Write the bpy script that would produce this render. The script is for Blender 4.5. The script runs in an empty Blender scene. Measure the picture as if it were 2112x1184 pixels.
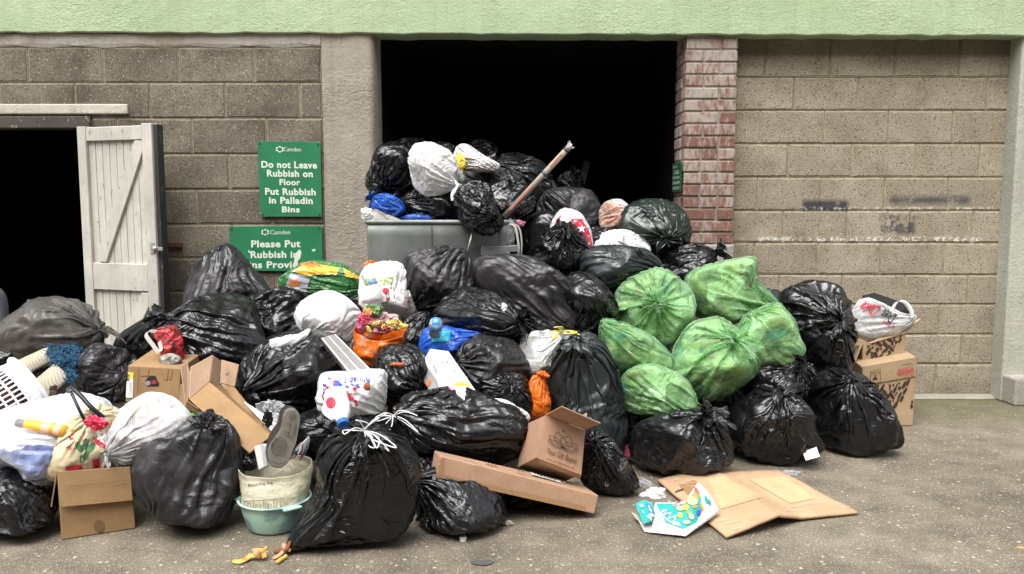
import bpy, bmesh, math, random
import numpy as np
from mathutils import Vector, Matrix, noise as mnoise
from mathutils.bvhtree import BVHTree
R = math.radians
random.seed(7)
SC = bpy.context.scene
COL = SC.collection
# ---------------------------------------------------------------- camera, world, sun, exposure
FPX, PW, PH, PITCH, CAMH = 1700.0, 2112, 1184, R(5.8), 1.226
cam = bpy.data.cameras.new('camera')
cam.sensor_width = 36; cam.lens = 36*FPX/PW; cam.clip_start = .05; cam.clip_end = 200
camo = bpy.data.objects.new('camera', cam); COL.objects.link(camo)
camo.location = (0, 0, CAMH); camo.rotation_euler = (R(90)-PITCH, 0, 0)
SC.camera = camo
SUN_EL, SUN_AZ = 62, 205          # overcast: broad soft sun high behind the camera
world = bpy.data.worlds.new('World'); SC.world = world; world.use_nodes = True
_nt = world.node_tree
sky = _nt.nodes.new('ShaderNodeTexSky'); sky.sky_type = 'NISHITA'; sky.sun_disc = False
sky.sun_elevation = R(SUN_EL); sky.sun_rotation = R(SUN_AZ)
sky.air_density = 1.0; sky.dust_density = 4.0; sky.ozone_density = 1.0
_hs = _nt.nodes.new('ShaderNodeHueSaturation'); _hs.inputs['Saturation'].default_value = .22
_nt.links.new(sky.outputs[0], _hs.inputs['Color'])
_nt.links.new(_hs.outputs[0], _nt.nodes['Background'].inputs[0])
_nt.nodes['Background'].inputs[1].default_value = .15
sl = bpy.data.lights.new('sun', 'SUN'); sl.energy = 1.1; sl.angle = R(40); sl.color = (1, .975, .94)
so = bpy.data.objects.new('sun', sl); COL.objects.link(so)
_a, _e = R(SUN_AZ), R(SUN_EL)
_sd = Vector((math.sin(_a)*math.cos(_e), math.cos(_a)*math.cos(_e), math.sin(_e)))
so.rotation_euler = (-_sd).to_track_quat('-Z', 'Y').to_euler()
SC.view_settings.view_transform = 'Standard'; SC.view_settings.look = 'None'
SC.view_settings.gamma = 1; SC.view_settings.exposure = 1.42
SC.cycles.max_bounces = 8; SC.cycles.transparent_max_bounces = 16
FY = 5.03                                            # the facade plane

def U(px, py, Y):
    """the world point seen at photo pixel (px, py) at distance Y from the camera's plane"""
    a = (px-PW/2)/FPX; b = (PH/2-py)/FPX
    d = Vector((a, math.cos(PITCH)+b*math.sin(PITCH), -math.sin(PITCH)+b*math.cos(PITCH)))
    return Vector((0, 0, CAMH))+d*(Y/d.y)
def G(px, py, z=0):
    """the world point seen at photo pixel (px, py) at height z"""
    a = (px-PW/2)/FPX; b = (PH/2-py)/FPX
    d = Vector((a, math.cos(PITCH)+b*math.sin(PITCH), -math.sin(PITCH)+b*math.cos(PITCH)))
    return Vector((0, 0, CAMH))+d*((z-CAMH)/d.z)

# ---------------------------------------------------------------- node helpers
def mat(name, base=(.5, .5, .5), rough=.6, spec=.5, metal=0):
    m = bpy.data.materials.new(name); m.use_nodes = True
    b = m.node_tree.nodes['Principled BSDF']
    b.inputs['Base Color'].default_value = (*base, 1); b.inputs['Roughness'].default_value = rough
    b.inputs['Specular IOR Level'].default_value = spec; b.inputs['Metallic'].default_value = metal
    return m
class NT:
    def __init__(s, m): s.nt = m.node_tree; s.b = s.nt.nodes.get('Principled BSDF'); s.tc = None
    def n(s, t, **kw):
        x = s.nt.nodes.new('ShaderNode'+t)
        for k, v in kw.items():
            if hasattr(x, k) and k not in x.inputs: setattr(x, k, v)
            else: s.set(x.inputs[k], v)
        return x
    def set(s, inp, v):
        if hasattr(v, 'links') and hasattr(v, 'is_output'): s.nt.links.new(v, inp)
        elif isinstance(v, (tuple, list)) and inp.type == 'RGBA': inp.default_value = (*v[:3], 1)
        else: inp.default_value = v
    def co(s, kind='Object', scale=(1, 1, 1), loc=(0, 0, 0), rot=(0, 0, 0)):
        if s.tc is None: s.tc = s.nt.nodes.new('ShaderNodeTexCoord')
        mp = s.nt.nodes.new('ShaderNodeMapping'); s.nt.links.new(s.tc.outputs[kind], mp.inputs[0])
        mp.inputs['Scale'].default_value = scale; mp.inputs['Location'].default_value = loc; mp.inputs['Rotation'].default_value = rot
        return mp.outputs[0]
    def noise(s, scale, co=None, detail=3, rough=.55, out=0, dist=0):
        x = s.nt.nodes.new('ShaderNodeTexNoise'); x.inputs['Scale'].default_value = scale
        x.inputs['Detail'].default_value = detail; x.inputs['Roughness'].default_value = rough; x.inputs['Distortion'].default_value = dist
        s.nt.links.new(co if co is not None else s.co(), x.inputs['Vector']); return x.outputs[out]
    def voro(s, scale, co=None, feature='F1', out=0, rand=1):
        x = s.nt.nodes.new('ShaderNodeTexVoronoi'); x.feature = feature; x.inputs['Scale'].default_value = scale
        x.inputs['Randomness'].default_value = rand
        s.nt.links.new(co if co is not None else s.co(), x.inputs['Vector']); return x.outputs[out]
    def ramp(s, fac, stops, interp='LINEAR'):
        x = s.nt.nodes.new('ShaderNodeValToRGB'); x.color_ramp.interpolation = interp
        e = x.color_ramp.elements
        while len(e) < len(stops): e.new(.5)
        for el, (p, c) in zip(e, stops):
            el.position = p; el.color = (c, c, c, 1) if not isinstance(c, (tuple, list)) else (*c, 1)
        s.nt.links.new(fac, x.inputs[0]); return x.outputs[0]
    def mix(s, fac, a, b, mode='MIX'):
        x = s.nt.nodes.new('ShaderNodeMix'); x.data_type = 'RGBA'; x.blend_type = mode
        s.set(x.inputs[0], fac); s.set(x.inputs[6], a); s.set(x.inputs[7], b); return x.outputs[2]
    def math(s, op, a, b=0, clamp=False):
        x = s.nt.nodes.new('ShaderNodeMath'); x.operation = op; x.use_clamp = clamp
        s.set(x.inputs[0], a); s.set(x.inputs[1], b); return x.outputs[0]
    def attr(s, name, out='Fac'):
        x = s.nt.nodes.new('ShaderNodeAttribute'); x.attribute_name = name; return x.outputs[out]
    def bump(s, h, strength=.5, dist=.01, prev=None):
        x = s.nt.nodes.new('ShaderNodeBump'); x.inputs['Strength'].default_value = strength; x.inputs['Distance'].default_value = dist
        s.nt.links.new(h, x.inputs['Height'])
        if prev is not None: s.nt.links.new(prev, x.inputs['Normal'])
        return x.outputs[0]
    def color(s, c): s.set(s.b.inputs['Base Color'], c)
    def rough(s, c): s.set(s.b.inputs['Roughness'], c)
    def normal(s, c): s.nt.links.new(c, s.b.inputs['Normal'])

# ---------------------------------------------------------------- mesh helpers
class MB:
    def __init__(s): s.v = []; s.f = []; s.mi = []; s.var = []
    def add(s, vs, fs, mi=0, var=0.):
        o = len(s.v); s.v += [tuple(x) for x in vs]; s.var += [var]*len(vs)
        for f in fs: s.f.append([o+i for i in f]); s.mi.append(mi)
    def hexa(s, p, mi=0, var=0.):
        """8 corners: 0-3 one face, 4-7 the opposite one in the same order"""
        c = sum((Vector(q) for q in p), Vector())/8
        fs = [(0, 1, 2, 3), (7, 6, 5, 4), (0, 4, 5, 1), (1, 5, 6, 2), (2, 6, 7, 3), (3, 7, 4, 0)]
        q = [Vector(x) for x in p]
        n = (q[1]-q[0]).cross(q[3]-q[0])
        if n.dot(q[0]-c) < 0: fs = [f[::-1] for f in fs]
        s.add(p, fs, mi, var)
    def box(s, c, size, rot=None, mi=0, var=0.):
        x, y, z = (k/2 for k in size)
        p = [Vector(k) for k in ((-x,-y,-z),(x,-y,-z),(x,y,-z),(-x,y,-z),(-x,-y,z),(x,-y,z),(x,y,z),(-x,y,z))]
        if rot is not None: p = [rot @ k for k in p]
        s.hexa([k+Vector(c) for k in p], mi, var)
    def slab(s, q, th, mi=0, var=0.):
        """a quad given thickness (centred)"""
        q = [Vector(x) for x in q]; n = ((q[1]-q[0]).cross(q[3]-q[0])).normalized()*th/2
        s.hexa([x+n for x in q]+[x-n for x in q], mi, var)
    def tube(s, pts, r, n=8, mi=0, cap=True):
        pts = [Vector(p) for p in pts]; rr = r if isinstance(r, (list, tuple)) else [r]*len(pts)
        up = None; vs = []; fs = []
        for i, p in enumerate(pts):
            t = (pts[min(i+1, len(pts)-1)]-pts[max(i-1, 0)]).normalized()
            if up is None: up = t.orthogonal().normalized()
            up = (up-t*up.dot(t)).normalized(); w = t.cross(up)
            for k in range(n):
                a = 2*math.pi*k/n; vs.append(p+(up*math.cos(a)+w*math.sin(a))*rr[i])
        for i in range(len(pts)-1):
            for k in range(n):
                fs.append((i*n+k, i*n+(k+1) % n, (i+1)*n+(k+1) % n, (i+1)*n+k))
        if cap: fs += [tuple(range(n))[::-1], tuple(range((len(pts)-1)*n, len(pts)*n))]
        s.add(vs, fs, mi)
    def lathe(s, prof, c, ax=(0, 0, 1), n=32, mi=0, sx=1., sy=1.):
        """profile of (r, h) turned round axis ax at c"""
        ax = Vector(ax).normalized(); M = ax.to_track_quat('Z', 'Y').to_matrix(); vs = []; fs = []
        for r, h in prof:
            for k in range(n):
                a = 2*math.pi*k/n; vs.append(Vector(c)+M @ Vector((r*math.cos(a)*sx, r*math.sin(a)*sy, h)))
        for i in range(len(prof)-1):
            for k in range(n): fs.append((i*n+k, i*n+(k+1) % n, (i+1)*n+(k+1) % n, (i+1)*n+k))
        s.add(vs, fs, mi)
    def grid(s, P, mi=0):
        """P[rows][cols] of points"""
        r, c = len(P), len(P[0]); s.add([p for row in P for p in row],
            [(i*c+j, i*c+j+1, (i+1)*c+j+1, (i+1)*c+j) for i in range(r-1) for j in range(c-1)], mi)
    def build(s, name, mats, parent=None, smooth=False, bevel=0, solid=0, sub=0, seg=2):
        me = bpy.data.meshes.new(name); me.from_pydata(s.v, [], s.f)
        for m in (mats if isinstance(mats, (list, tuple)) else [mats]): me.materials.append(m)
        me.polygons.foreach_set('material_index', s.mi)
        if smooth: me.polygons.foreach_set('use_smooth', [True]*len(me.polygons))
        a = me.attributes.new('var', 'FLOAT', 'POINT'); a.data.foreach_set('value', s.var)
        me.update()
        o = bpy.data.objects.new(name, me); COL.objects.link(o)
        if parent is not None: o.parent = parent
        if solid: k = o.modifiers.new('solid', 'SOLIDIFY'); k.thickness = solid; k.offset = 0
        if bevel: k = o.modifiers.new('bevel', 'BEVEL'); k.width = bevel; k.segments = seg; k.limit_method = 'ANGLE'; k.angle_limit = R(40)
        if sub: k = o.modifiers.new('sub', 'SUBSURF'); k.levels = sub; k.render_levels = sub
        return o
def tag(o, label=None, cat=None, group=None, kind=None):
    for k, v in (('label', label), ('category', cat), ('group', group), ('kind', kind)):
        if v: o[k] = v
    return o
def empty(name, label, cat, loc=(0, 0, 0), group=None):
    o = bpy.data.objects.new(name, None); COL.objects.link(o); o.empty_display_size = .05
    return tag(o, label, cat, group)        # stays at the origin: its parts are built in world space
def text_points(s, size=1., bold=0., spacing=1., align='CENTER', shear=0., line=1.):
    """vertices and faces of lettering lying in the XY plane"""
    cu = bpy.data.curves.new('lettering', 'FONT'); cu.body = s; cu.size = size; cu.align_x = align; cu.align_y = 'CENTER'
    cu.offset = bold; cu.space_character = spacing; cu.shear = shear; cu.space_line = line; cu.resolution_u = 3
    o = bpy.data.objects.new('lettering', cu); COL.objects.link(o)
    dg = bpy.context.evaluated_depsgraph_get(); me = bpy.data.meshes.new_from_object(o.evaluated_get(dg))
    v = [Vector(x.co) for x in me.vertices]; f = [list(p.vertices) for p in me.polygons]
    bpy.data.objects.remove(o); bpy.data.curves.remove(cu); bpy.data.meshes.remove(me)
    return v, f
def fit_text(s, w, h, bold=0., **kw):
    """lettering scaled to w x h, centred at the origin"""
    v, f = text_points(s, 1., bold, **kw)
    x0, x1 = min(p.x for p in v), max(p.x for p in v); y0, y1 = min(p.y for p in v), max(p.y for p in v)
    return [Vector(((p.x-(x0+x1)/2)/(x1-x0)*w, (p.y-(y0+y1)/2)/(y1-y0)*h, 0)) for p in v], f
def bez(pts, n=24):
    """smooth open curve through pts (Catmull-Rom)"""
    p = [Vector(x) for x in pts]; p = [p[0]*2-p[1]]+p+[p[-1]*2-p[-2]]; out = []
    for i in range(1, len(p)-2):
        for k in range(n):
            t = k/n; a, b, c, d = p[i-1:i+3]
            out.append(.5*((2*b)+(c-a)*t+(2*a-5*b+4*c-d)*t*t+(3*b-a-3*c+d)*t**3))
    return out+[p[-2]]

# ---------------------------------------------------------------- materials of the setting
def block_mat(name, c1, c2, c3, mortar, marks=False):
    m = mat(name, rough=.93, spec=.2); t = NT(m)
    var = t.attr('var')
    fine = t.noise(120, detail=3, rough=.75); big = t.noise(4.5, detail=4)
    base = t.ramp(big, [(.3, c1), (.5, c2), (.72, c3)])
    base = t.mix(t.math('MULTIPLY', var, .55), base, c1)
    base = t.mix(1., base, t.ramp(fine, [(.30, .42), (.43, .84), (.56, 1.06), (.70, 1.35)]), 'MULTIPLY')
    pit = t.voro(88, rand=1); pm = t.noise(45, detail=2)
    pits = t.math('MULTIPLY', t.ramp(pit, [(.20, 1), (.34, 0)]), t.ramp(pm, [(.46, 0), (.56, 1)]))
    base = t.mix(pits, base, (.035, .03, .025))
    ch = t.voro(105, out=1); cd = t.voro(105)
    sep = t.n('SeparateColor'); t.set(sep.inputs[0], ch)
    chips = t.math('MULTIPLY', t.ramp(cd, [(.22, .9), (.42, 0)]), t.ramp(sep.outputs[0], [(.86, 0), (.97, 1)]))
    base = t.mix(chips, base, (.52, .48, .4))
    ml = t.math('LESS_THAN', var, -.5)
    mo = t.mix(1., mortar, t.ramp(t.noise(30, detail=4), [(.3, .7), (.7, 1.15)]), 'MULTIPLY')
    base = t.mix(ml, base, mo)
    if marks:                       # grey patches where writing was painted over, scraps of old white paint, soffit shade in the colour, a darker foot
        def rect(px0, py0, px1, py1, c, k, soft=.035, thr=(.35, .6), sc=18):
            nonlocal base
            a, b = U(px0, py1, FY+.12), U(px1, py0, FY+.12)
            g = t.n('SeparateXYZ'); t.set(g.inputs[0], t.co())
            def rng(v, lo, hi):
                i = t.math('MULTIPLY', t.math('SUBTRACT', v, lo), 1/soft, True); j = t.math('MULTIPLY', t.math('SUBTRACT', hi, v), 1/soft, True)
                return t.math('MULTIPLY', i, j)
            msk = t.math('MULTIPLY', rng(g.outputs[0], a.x, b.x), rng(g.outputs[2], a.z, b.z))
            msk = t.math('MULTIPLY', msk, t.ramp(t.noise(sc, detail=5, rough=.7), [(thr[0], 0), (thr[1], 1)]))
            base = t.mix(t.math('MULTIPLY', msk, k), base, c)
        rect(1650, 408, 1755, 440, (.045, .045, .05), .95, .03, (.2, .4))
        rect(1828, 398, 2008, 428, (.05, .05, .055), .85, .04, (.32, .50), 9)
        rect(1808, 438, 1894, 488, (.06, .055, .055), .85, .03, (.45, .54), 16)
        rect(1640, 425, 2070, 437, (.66, .64, .58), .95, .02, (.50, .56), 38)
        rect(1560, 486, 2030, 503, (.66, .64, .58), .95, .02, (.50, .55), 42)
        rect(1620, 455, 1780, 475, (.5, .48, .42), .6, .03, (.57, .65), 50)
        rect(1500, 60, 2110, 122, (.09, .08, .065), .6, .03, (.1, .45), 7)  # shade under the beam, put into the block colour as a dark band
        rect(1885, 775, 2075, 830, (.06, .055, .04), .7, .12, (.35, .6), 9)
        rect(1700, 555, 1760, 568, (.6, .57, .5), .7, .02, (.5, .6), 45)
    t.color(base)
    h = t.mix(pits, fine, (0, 0, 0))
    t.normal(t.bump(h, .8, .006)); return m
M_BLOCK_L = block_mat('dark_block', (.105, .09, .066), (.18, .157, .12), (.245, .217, .17), (.285, .245, .172))
M_BLOCK_R = block_mat('pale_block', (.24, .205, .147), (.33, .285, .214), (.392, .346, .267), (.33, .285, .20), True)

def render_mat(name, c1, c2, s1=70, lump=6, dirt=None, bs=.6):
    m = mat(name, rough=.85, spec=.25); t = NT(m)
    st = t.noise(s1, detail=3, rough=.6); lp = t.noise(lump, detail=5, rough=.6, dist=1.2)
    tr = t.noise(lump*6, co=t.co(scale=(1, 1, 1.5), rot=(0, .5, 0)), detail=5, rough=.65, dist=.9)
    c = t.mix(t.ramp(t.noise(1.7, detail=5), [(.3, 0), (.7, 1)]), c1, c2)
    c = t.mix(1., c, t.ramp(st, [(.25, .84), (.5, 1.), (.75, 1.06)]), 'MULTIPLY')
    if dirt is not None: c = t.mix(t.ramp(t.noise(2.6, co=t.co(scale=(1, 1, .45)), detail=7, rough=.7), [(.52, 0), (.72, .55)]), c, dirt)
    sk = t.math('MULTIPLY', t.ramp(t.noise(3.2, co=t.co(scale=(5, 1, .12)), detail=5, rough=.65), [(.52, 0), (.75, .35)]), 1.)
    c = t.mix(sk, c, tuple(k*.62 for k in c1))
    t.color(c)
    patch = t.ramp(t.noise(2.3, detail=3), [(.42, .12), (.62, 1)])
    b = t.bump(lp, .22, .02); b = t.bump(t.mix(1., tr, patch, 'MULTIPLY'), bs, .014, b); b = t.bump(st, .6, .006, b); t.normal(b); return m
M_GREEN = render_mat('green_render', (.33, .42, .25), (.385, .47, .30), 85, 5, (.30, .37, .22))
M_GREY_R = render_mat('grey_render', (.27, .24, .19), (.35, .315, .26), 60, 5, (.24, .20, .15), .9)
M_PALE_R = render_mat('pale_render', (.33, .33, .28), (.40, .40, .335), 60, 6, (.25, .24, .18))
M_CONC = render_mat('bare_concrete', (.27, .25, .22), (.38, .36, .32), 45, 9, (.12, .11, .09), .4)
def brick_mat():
    m = mat('painted_brick', rough=.85, spec=.25); t = NT(m); var = t.attr('var')
    red = t.mix(t.ramp(var, [(0, 0), (1, 1)]), (.15, .058, .04), (.23, .10, .066))
    red = t.mix(1., red, t.ramp(t.noise(40, detail=5), [(.3, .65), (.7, 1.25)]), 'MULTIPLY')
    g = t.n('SeparateXYZ'); t.set(g.inputs[0], t.co())
    up = t.math('MULTIPLY', t.math('SUBTRACT', g.outputs[2], 1.15), .75, True)      # the flaking whitewash survives higher up
    nz = t.noise(26, co=t.co(scale=(1.6, 1.6, .5)), detail=6, rough=.72)
    k = t.math('ADD', t.math('ADD', nz, t.math('MULTIPLY', up, .12)), t.math('MULTIPLY', t.math('SUBTRACT', var, .5), .15))
    wm = t.ramp(k, [(.49, .10), (.56, .52), (.66, .82)])
    white = t.mix(t.noise(9, detail=4), (.29, .262, .232), (.42, .39, .35))
    c = t.mix(wm, red, white)
    c = t.mix(t.math('LESS_THAN', var, -.5), c, t.mix(t.noise(30), (.16, .14, .11), (.36, .33, .28)))
    t.color(c); t.normal(t.bump(t.math('ADD', nz, t.math('MULTIPLY', wm, .4)), .6, .006)); return m
M_BRICK = brick_mat()
def ground_mat():
    m = mat('worn_asphalt', rough=.8, spec=.4); t = NT(m)
    big = t.noise(1.1, detail=6, rough=.62); mid = t.noise(7, detail=5)
    c = t.ramp(big, [(.32, (.108, .089, .064)), (.5, (.146, .123, .090)), (.68, (.19, .163, .122))])
    c = t.mix(1., c, t.ramp(t.noise(170, detail=3, rough=.75), [(.3, .38), (.5, 1.), (.7, 1.65)]), 'MULTIPLY')
    c = t.mix(1., c, t.ramp(mid, [(.3, .70), (.7, 1.26)]), 'MULTIPLY')
    hs = None
    for sc, thr, cols in ((95, .58, ((.40, .36, .29), (.27, .20, .14))), (150, .5, ((.36, .33, .28), (.22, .20, .17))), (46, .86, ((.46, .43, .36), (.30, .17, .10)))):
        col = t.voro(sc, out=1); d = t.voro(sc); sep = t.n('SeparateColor'); t.set(sep.inputs[0], col)
        k = t.math('MULTIPLY', t.ramp(d, [(.24, 1), (.36, 0)]), t.ramp(sep.outputs[0], [(thr, 0), (thr+.03, 1)]))
        c = t.mix(k, c, t.mix(sep.outputs[1], cols[0], cols[1])); hs = k if hs is None else t.math('ADD', hs, k)
    dark = t.ramp(t.noise(2.2, co=t.co(scale=(1, 1.6, 1), loc=(3, 1, 0)), detail=6, rough=.65), [(.52, 0), (.72, .42)])
    c = t.mix(dark, c, (.055, .047, .036))
    g = t.n('SeparateXYZ'); t.set(g.inputs[0], t.co())
    moss = t.math('MULTIPLY', t.math('MULTIPLY', t.math('SUBTRACT', g.outputs[1], 4.35), 1.6, True), t.math('MULTIPLY', t.math('SUBTRACT', g.outputs[0], 1.9), 2., True))
    moss = t.math('MULTIPLY', moss, t.ramp(t.noise(6, detail=5), [(.3, .2), (.6, 1)]))
    c = t.mix(t.math('MULTIPLY', moss, .75), c, (.095, .10, .035))
    t.color(c); t.rough(t.ramp(t.noise(1.6, detail=5), [(.35, .5), (.6, .85)]))
    b = t.bump(t.noise(130, detail=5, rough=.7), .8, .005); b = t.bump(hs, .5, .003, b); t.normal(t.bump(mid, .3, .02, b)); return m
M_GROUND = ground_mat()
def wood_mat(name, paint, bare, flake=.62, rough=.6):
    m = mat(name, rough=rough, spec=.35); t = NT(m)
    gr = t.noise(14, co=t.co(scale=(9, 9, .6)), detail=5, rough=.7)
    fl = t.noise(22, co=t.co(scale=(1.4, 1.4, .8)), detail=6, rough=.75)
    c = t.mix(t.ramp(t.noise(3.5, detail=6, rough=.7), [(.35, 0), (.7, 1)]), paint, tuple(k*.72 for k in paint))
    c = t.mix(1., c, t.ramp(gr, [(.3, .86), (.7, 1.06)]), 'MULTIPLY')
    c = t.mix(t.ramp(t.noise(2.2, co=t.co(scale=(3, 3, .5)), detail=6, rough=.7), [(.45, 0), (.75, .55)]), c, tuple(k*.45 for k in paint))
    c = t.mix(t.ramp(fl, [(flake, 0), (flake+.03, 1)]), c, bare)
    t.color(c); t.normal(t.bump(t.math('ADD', gr, fl), .35, .004)); return m
M_DOOR = wood_mat('chipped_white_paint', (.56, .54, .48), (.17, .14, .10), .625)
M_DOOR_EDGE = wood_mat('tarred_edge', (.035, .033, .032), (.10, .09, .08), .6)
M_FRAME = wood_mat('flaking_brown_paint', (.075, .06, .05), (.50, .47, .38), .59)
M_DARK = mat('shade_black_interior', (.012, .012, .012), .95, .1)  # near-black base colour puts the unlit room's darkness into its surfaces
M_RUST = mat('rusty_iron', (.10, .035, .02), .8)
M_STEEL = mat('dull_steel', (.42, .42, .40), .45, metal=.8)

# ---------------------------------------------------------------- the setting
mb = MB(); mb.add([(-40, -40, 0), (40, -40, 0), (40, 40, 0), (-40, 40, 0)], [(0, 1, 2, 3)])
tag(mb.build('ground', M_GROUND), 'worn speckled asphalt yard in front of the bin store', 'ground', kind='structure')

def block_wall(name, label, m, Y, rows, offs, mod, x0, x1, skip, px_z, depth=.2, jit=.0012):
    """courses of blocks (their pixel heights in rows) on a mortar bed; skip(xa, xb, za, zb) -> None or a clipped (xa, xb)"""
    rnd = random.Random(name); mb = MB(); joint = .014
    zs = [U(px_z, r, Y).z for r in rows]
    while zs[-1] > .02: zs.append(zs[-1]-(zs[-3]-zs[-2]))
    cells = []
    for i in range(len(zs)-1):
        off = U(offs[i % len(offs)], rows[0], Y).x
        k0 = math.floor((x0-off)/mod)
        x = off+k0*mod
        while x < x1:
            a, b = max(x, x0), min(x+mod, x1)
            c = skip(a, b, zs[i+1], zs[i])
            if c is not None and c[1]-c[0] > .03: cells.append((c[0], c[1], zs[i+1], zs[i]))
            x += mod
    for a, b, za, zb in cells:
        w = rnd.random(); y = Y+rnd.uniform(-jit, jit)
        j = lambda: rnd.uniform(-.0025, .0025)
        p = [(a+joint/2+j(), y, za+joint/2+j()), (b-joint/2+j(), y, za+joint/2+j()), (b-joint/2+j(), y, zb-joint/2+j()), (a+joint/2+j(), y, zb-joint/2+j())]
        mb.hexa([Vector(q) for q in p]+[Vector(q)+Vector((0, depth*.7, 0)) for q in p], 0, w)
        mb.hexa([Vector(q) for q in ((a, Y+.0045, za), (b, Y+.0045, za), (b, Y+.0045, zb), (a, Y+.0045, zb))]+[Vector(q) for q in ((a, Y+depth, za), (b, Y+depth, za), (b, Y+depth, zb), (a, Y+depth, zb))], 0, -1.)
    o = mb.build(name, m, bevel=.005, seg=1); return tag(o, label, 'wall')
ZB = U(700, 77, FY).z                                   # underside of the green band, about 2.2 m
DX0, DX1, DZ = U(-190, 265, FY).x, U(184, 265, FY).x, U(100, 266, FY).z
WL1 = U(664, 200, FY).x
def skip_left(a, b, za, zb):
    if za > DZ+.06: return (a, b)
    if b <= DX0 or a >= DX1: return (a, b)
    if a < DX0: return (a, DX0)
    if b > DX1: return (DX1, b)
    return None
block_wall('block_wall', 'dark speckled concrete block wall behind the white door and the green signs', M_BLOCK_L, FY,
           [24, 97, 171, 244, 318, 391, 463, 533, 602, 671], [100, 51, 145, 73, 148, 78, 150, 85, 150, 90], .4497, -5.5, WL1, skip_left, 500)
mb = MB()                                               # rough mortar fillet below the green band
P = []
for k in range(61):
    x = -5.5+(WL1+5.5)*k/60; P.append([Vector((x, FY-.004, ZB+.02)), Vector((x, FY-.0035, U(500, 91, FY).z+.006*math.sin(k*.9)+.004*math.sin(k*2.3))), Vector((x, FY+.002, U(500, 97, FY).z+.005*math.sin(k*1.3)))])
mb.grid(P); M_MORT = render_mat('mortar_smear', (.25, .215, .155), (.40, .38, .345), 40, 14, (.2, .17, .12), .5)
tag(mb.build('mortar_fillet', M_MORT), 'thin smeared mortar strip between the dark blocks and the green band', 'mortar')
WR0, WR1 = U(1505, 300, FY+.12).x, U(2090, 300, FY+.12).x
block_wall('block_wall', 'pale block wall with grey overpainted patches beyond the brick pillar', M_BLOCK_R, FY+.12,
           [76, 160, 228, 297, 366, 435, 501, 567, 628, 690, 751, 814], [1580, 1642, 1574, 1634, 1572, 1628, 1570, 1624, 1568, 1618, 1566, 1614], 130.5/1700*(FY+.12), WR0, WR1, lambda a, b, za, zb: (a, b), 1750)
# green rendered band: bottom face with a ragged lip
mb = MB(); BT = 3.6
n = 130; rnd = random.Random(3)
prof = []
for k in range(n+1):
    x = -6+12*k/n; zb = ZB+.035-(x+6)*.0035+rnd.uniform(-.005, .005); y = FY-.028+rnd.uniform(-.003, .003)
    prof.append([Vector((x, FY+.19, zb+.006)), Vector((x, y+.004, zb)), Vector((x, y, zb+.006)), Vector((x, y, zb+.3)), Vector((x, y, BT)), Vector((x, FY+.19, BT))])
mb.grid(prof)
tag(mb.build('green_wall', M_GREEN, smooth=False), 'mint green rendered band of wall above the openings', 'wall')
mb = MB(); mb.box((0, FY+.105, ZB+.09), (12, .165, .1)); tag(mb.build('soffit_beam', M_CONC), 'grey concrete beam edge under the green band, over the dark opening', 'beam')
# rendered pillar between block wall and opening
xa, xb = WL1+.003, U(771, 200, FY).x; ZT = ZB+.03
mb = MB(); n = 14; P = []
for i in range(25):
    z = ZT*i/24; row = []
    for k in range(n+1):
        u = k/n; x = xa+(xb-xa)*u; y = FY-.004
        if u > .92: a = (u-.92)/.08*math.pi/2; y += .016*(1-math.cos(a))
        row.append(Vector((x, y+.003*math.sin(z*9+u*5), z)))
    row.append(Vector((xb+.006, FY+.26, z))); P.append(row)
mb.grid(P); mb.add([(xa, FY-.004, 0), (xa, FY-.004, ZT), (xa, FY+.26, ZT), (xa, FY+.26, 0)], [(0, 1, 2, 3)])
tag(mb.build('rendered_pillar', M_GREY_R, smooth=True), 'grey cement rendered pillar between the dark block wall and the dark opening', 'pillar')
# brick pillar
bx0, bx1 = U(1412, 200, FY).x, U(1521, 200, FY).x; zbase = U(1460, 504, FY).z
mb = MB(); ch = .0725; z = zbase; i = 0; rnd = random.Random(5); J = .010
while z < ZT:
    z1 = min(z+ch, ZT+.01); x = bx0; pat = [.66, .34] if i % 2 == 0 else [.36, .64]
    if rnd.random() < .25: pat = [.33, .34, .33]
    for q in pat:
        w = q*(bx1-bx0); jj = rnd.uniform(-.003, .003)
        mb.box((x+w/2+(jj if x == bx0 else 0), FY+.05+rnd.uniform(-.004, .003), (z+z1)/2), (w-J, .1, z1-z-J), None, 0, rnd.random()); x += w
    y = FY+.105; pat = [.1, .08] if i % 2 else [.18]
    for q in pat:
        mb.box((bx0+.05+rnd.uniform(-.003, .003), y+q/2, (z+z1)/2), (.1, q-J, z1-z-J), None, 0, rnd.random()); y += q
    z = z1; i += 1
mb.box(((bx0+bx1)/2, FY+.145, (zbase+ZT)/2), (bx1-bx0-.016, .274, ZT-zbase), None, 0, -1.)
pil = mb.build('brick_pillar', M_BRICK, bevel=.006, seg=2); tag(pil, 'red brick pillar with flaking white paint beside the dark opening', 'pillar')
mb = MB(); mb.box(((bx0+bx1)/2, FY+.14, zbase/2), (bx1-bx0+.01, .30, zbase-.002)); mb.build('concrete_base', M_CONC, pil, bevel=.012)
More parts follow.
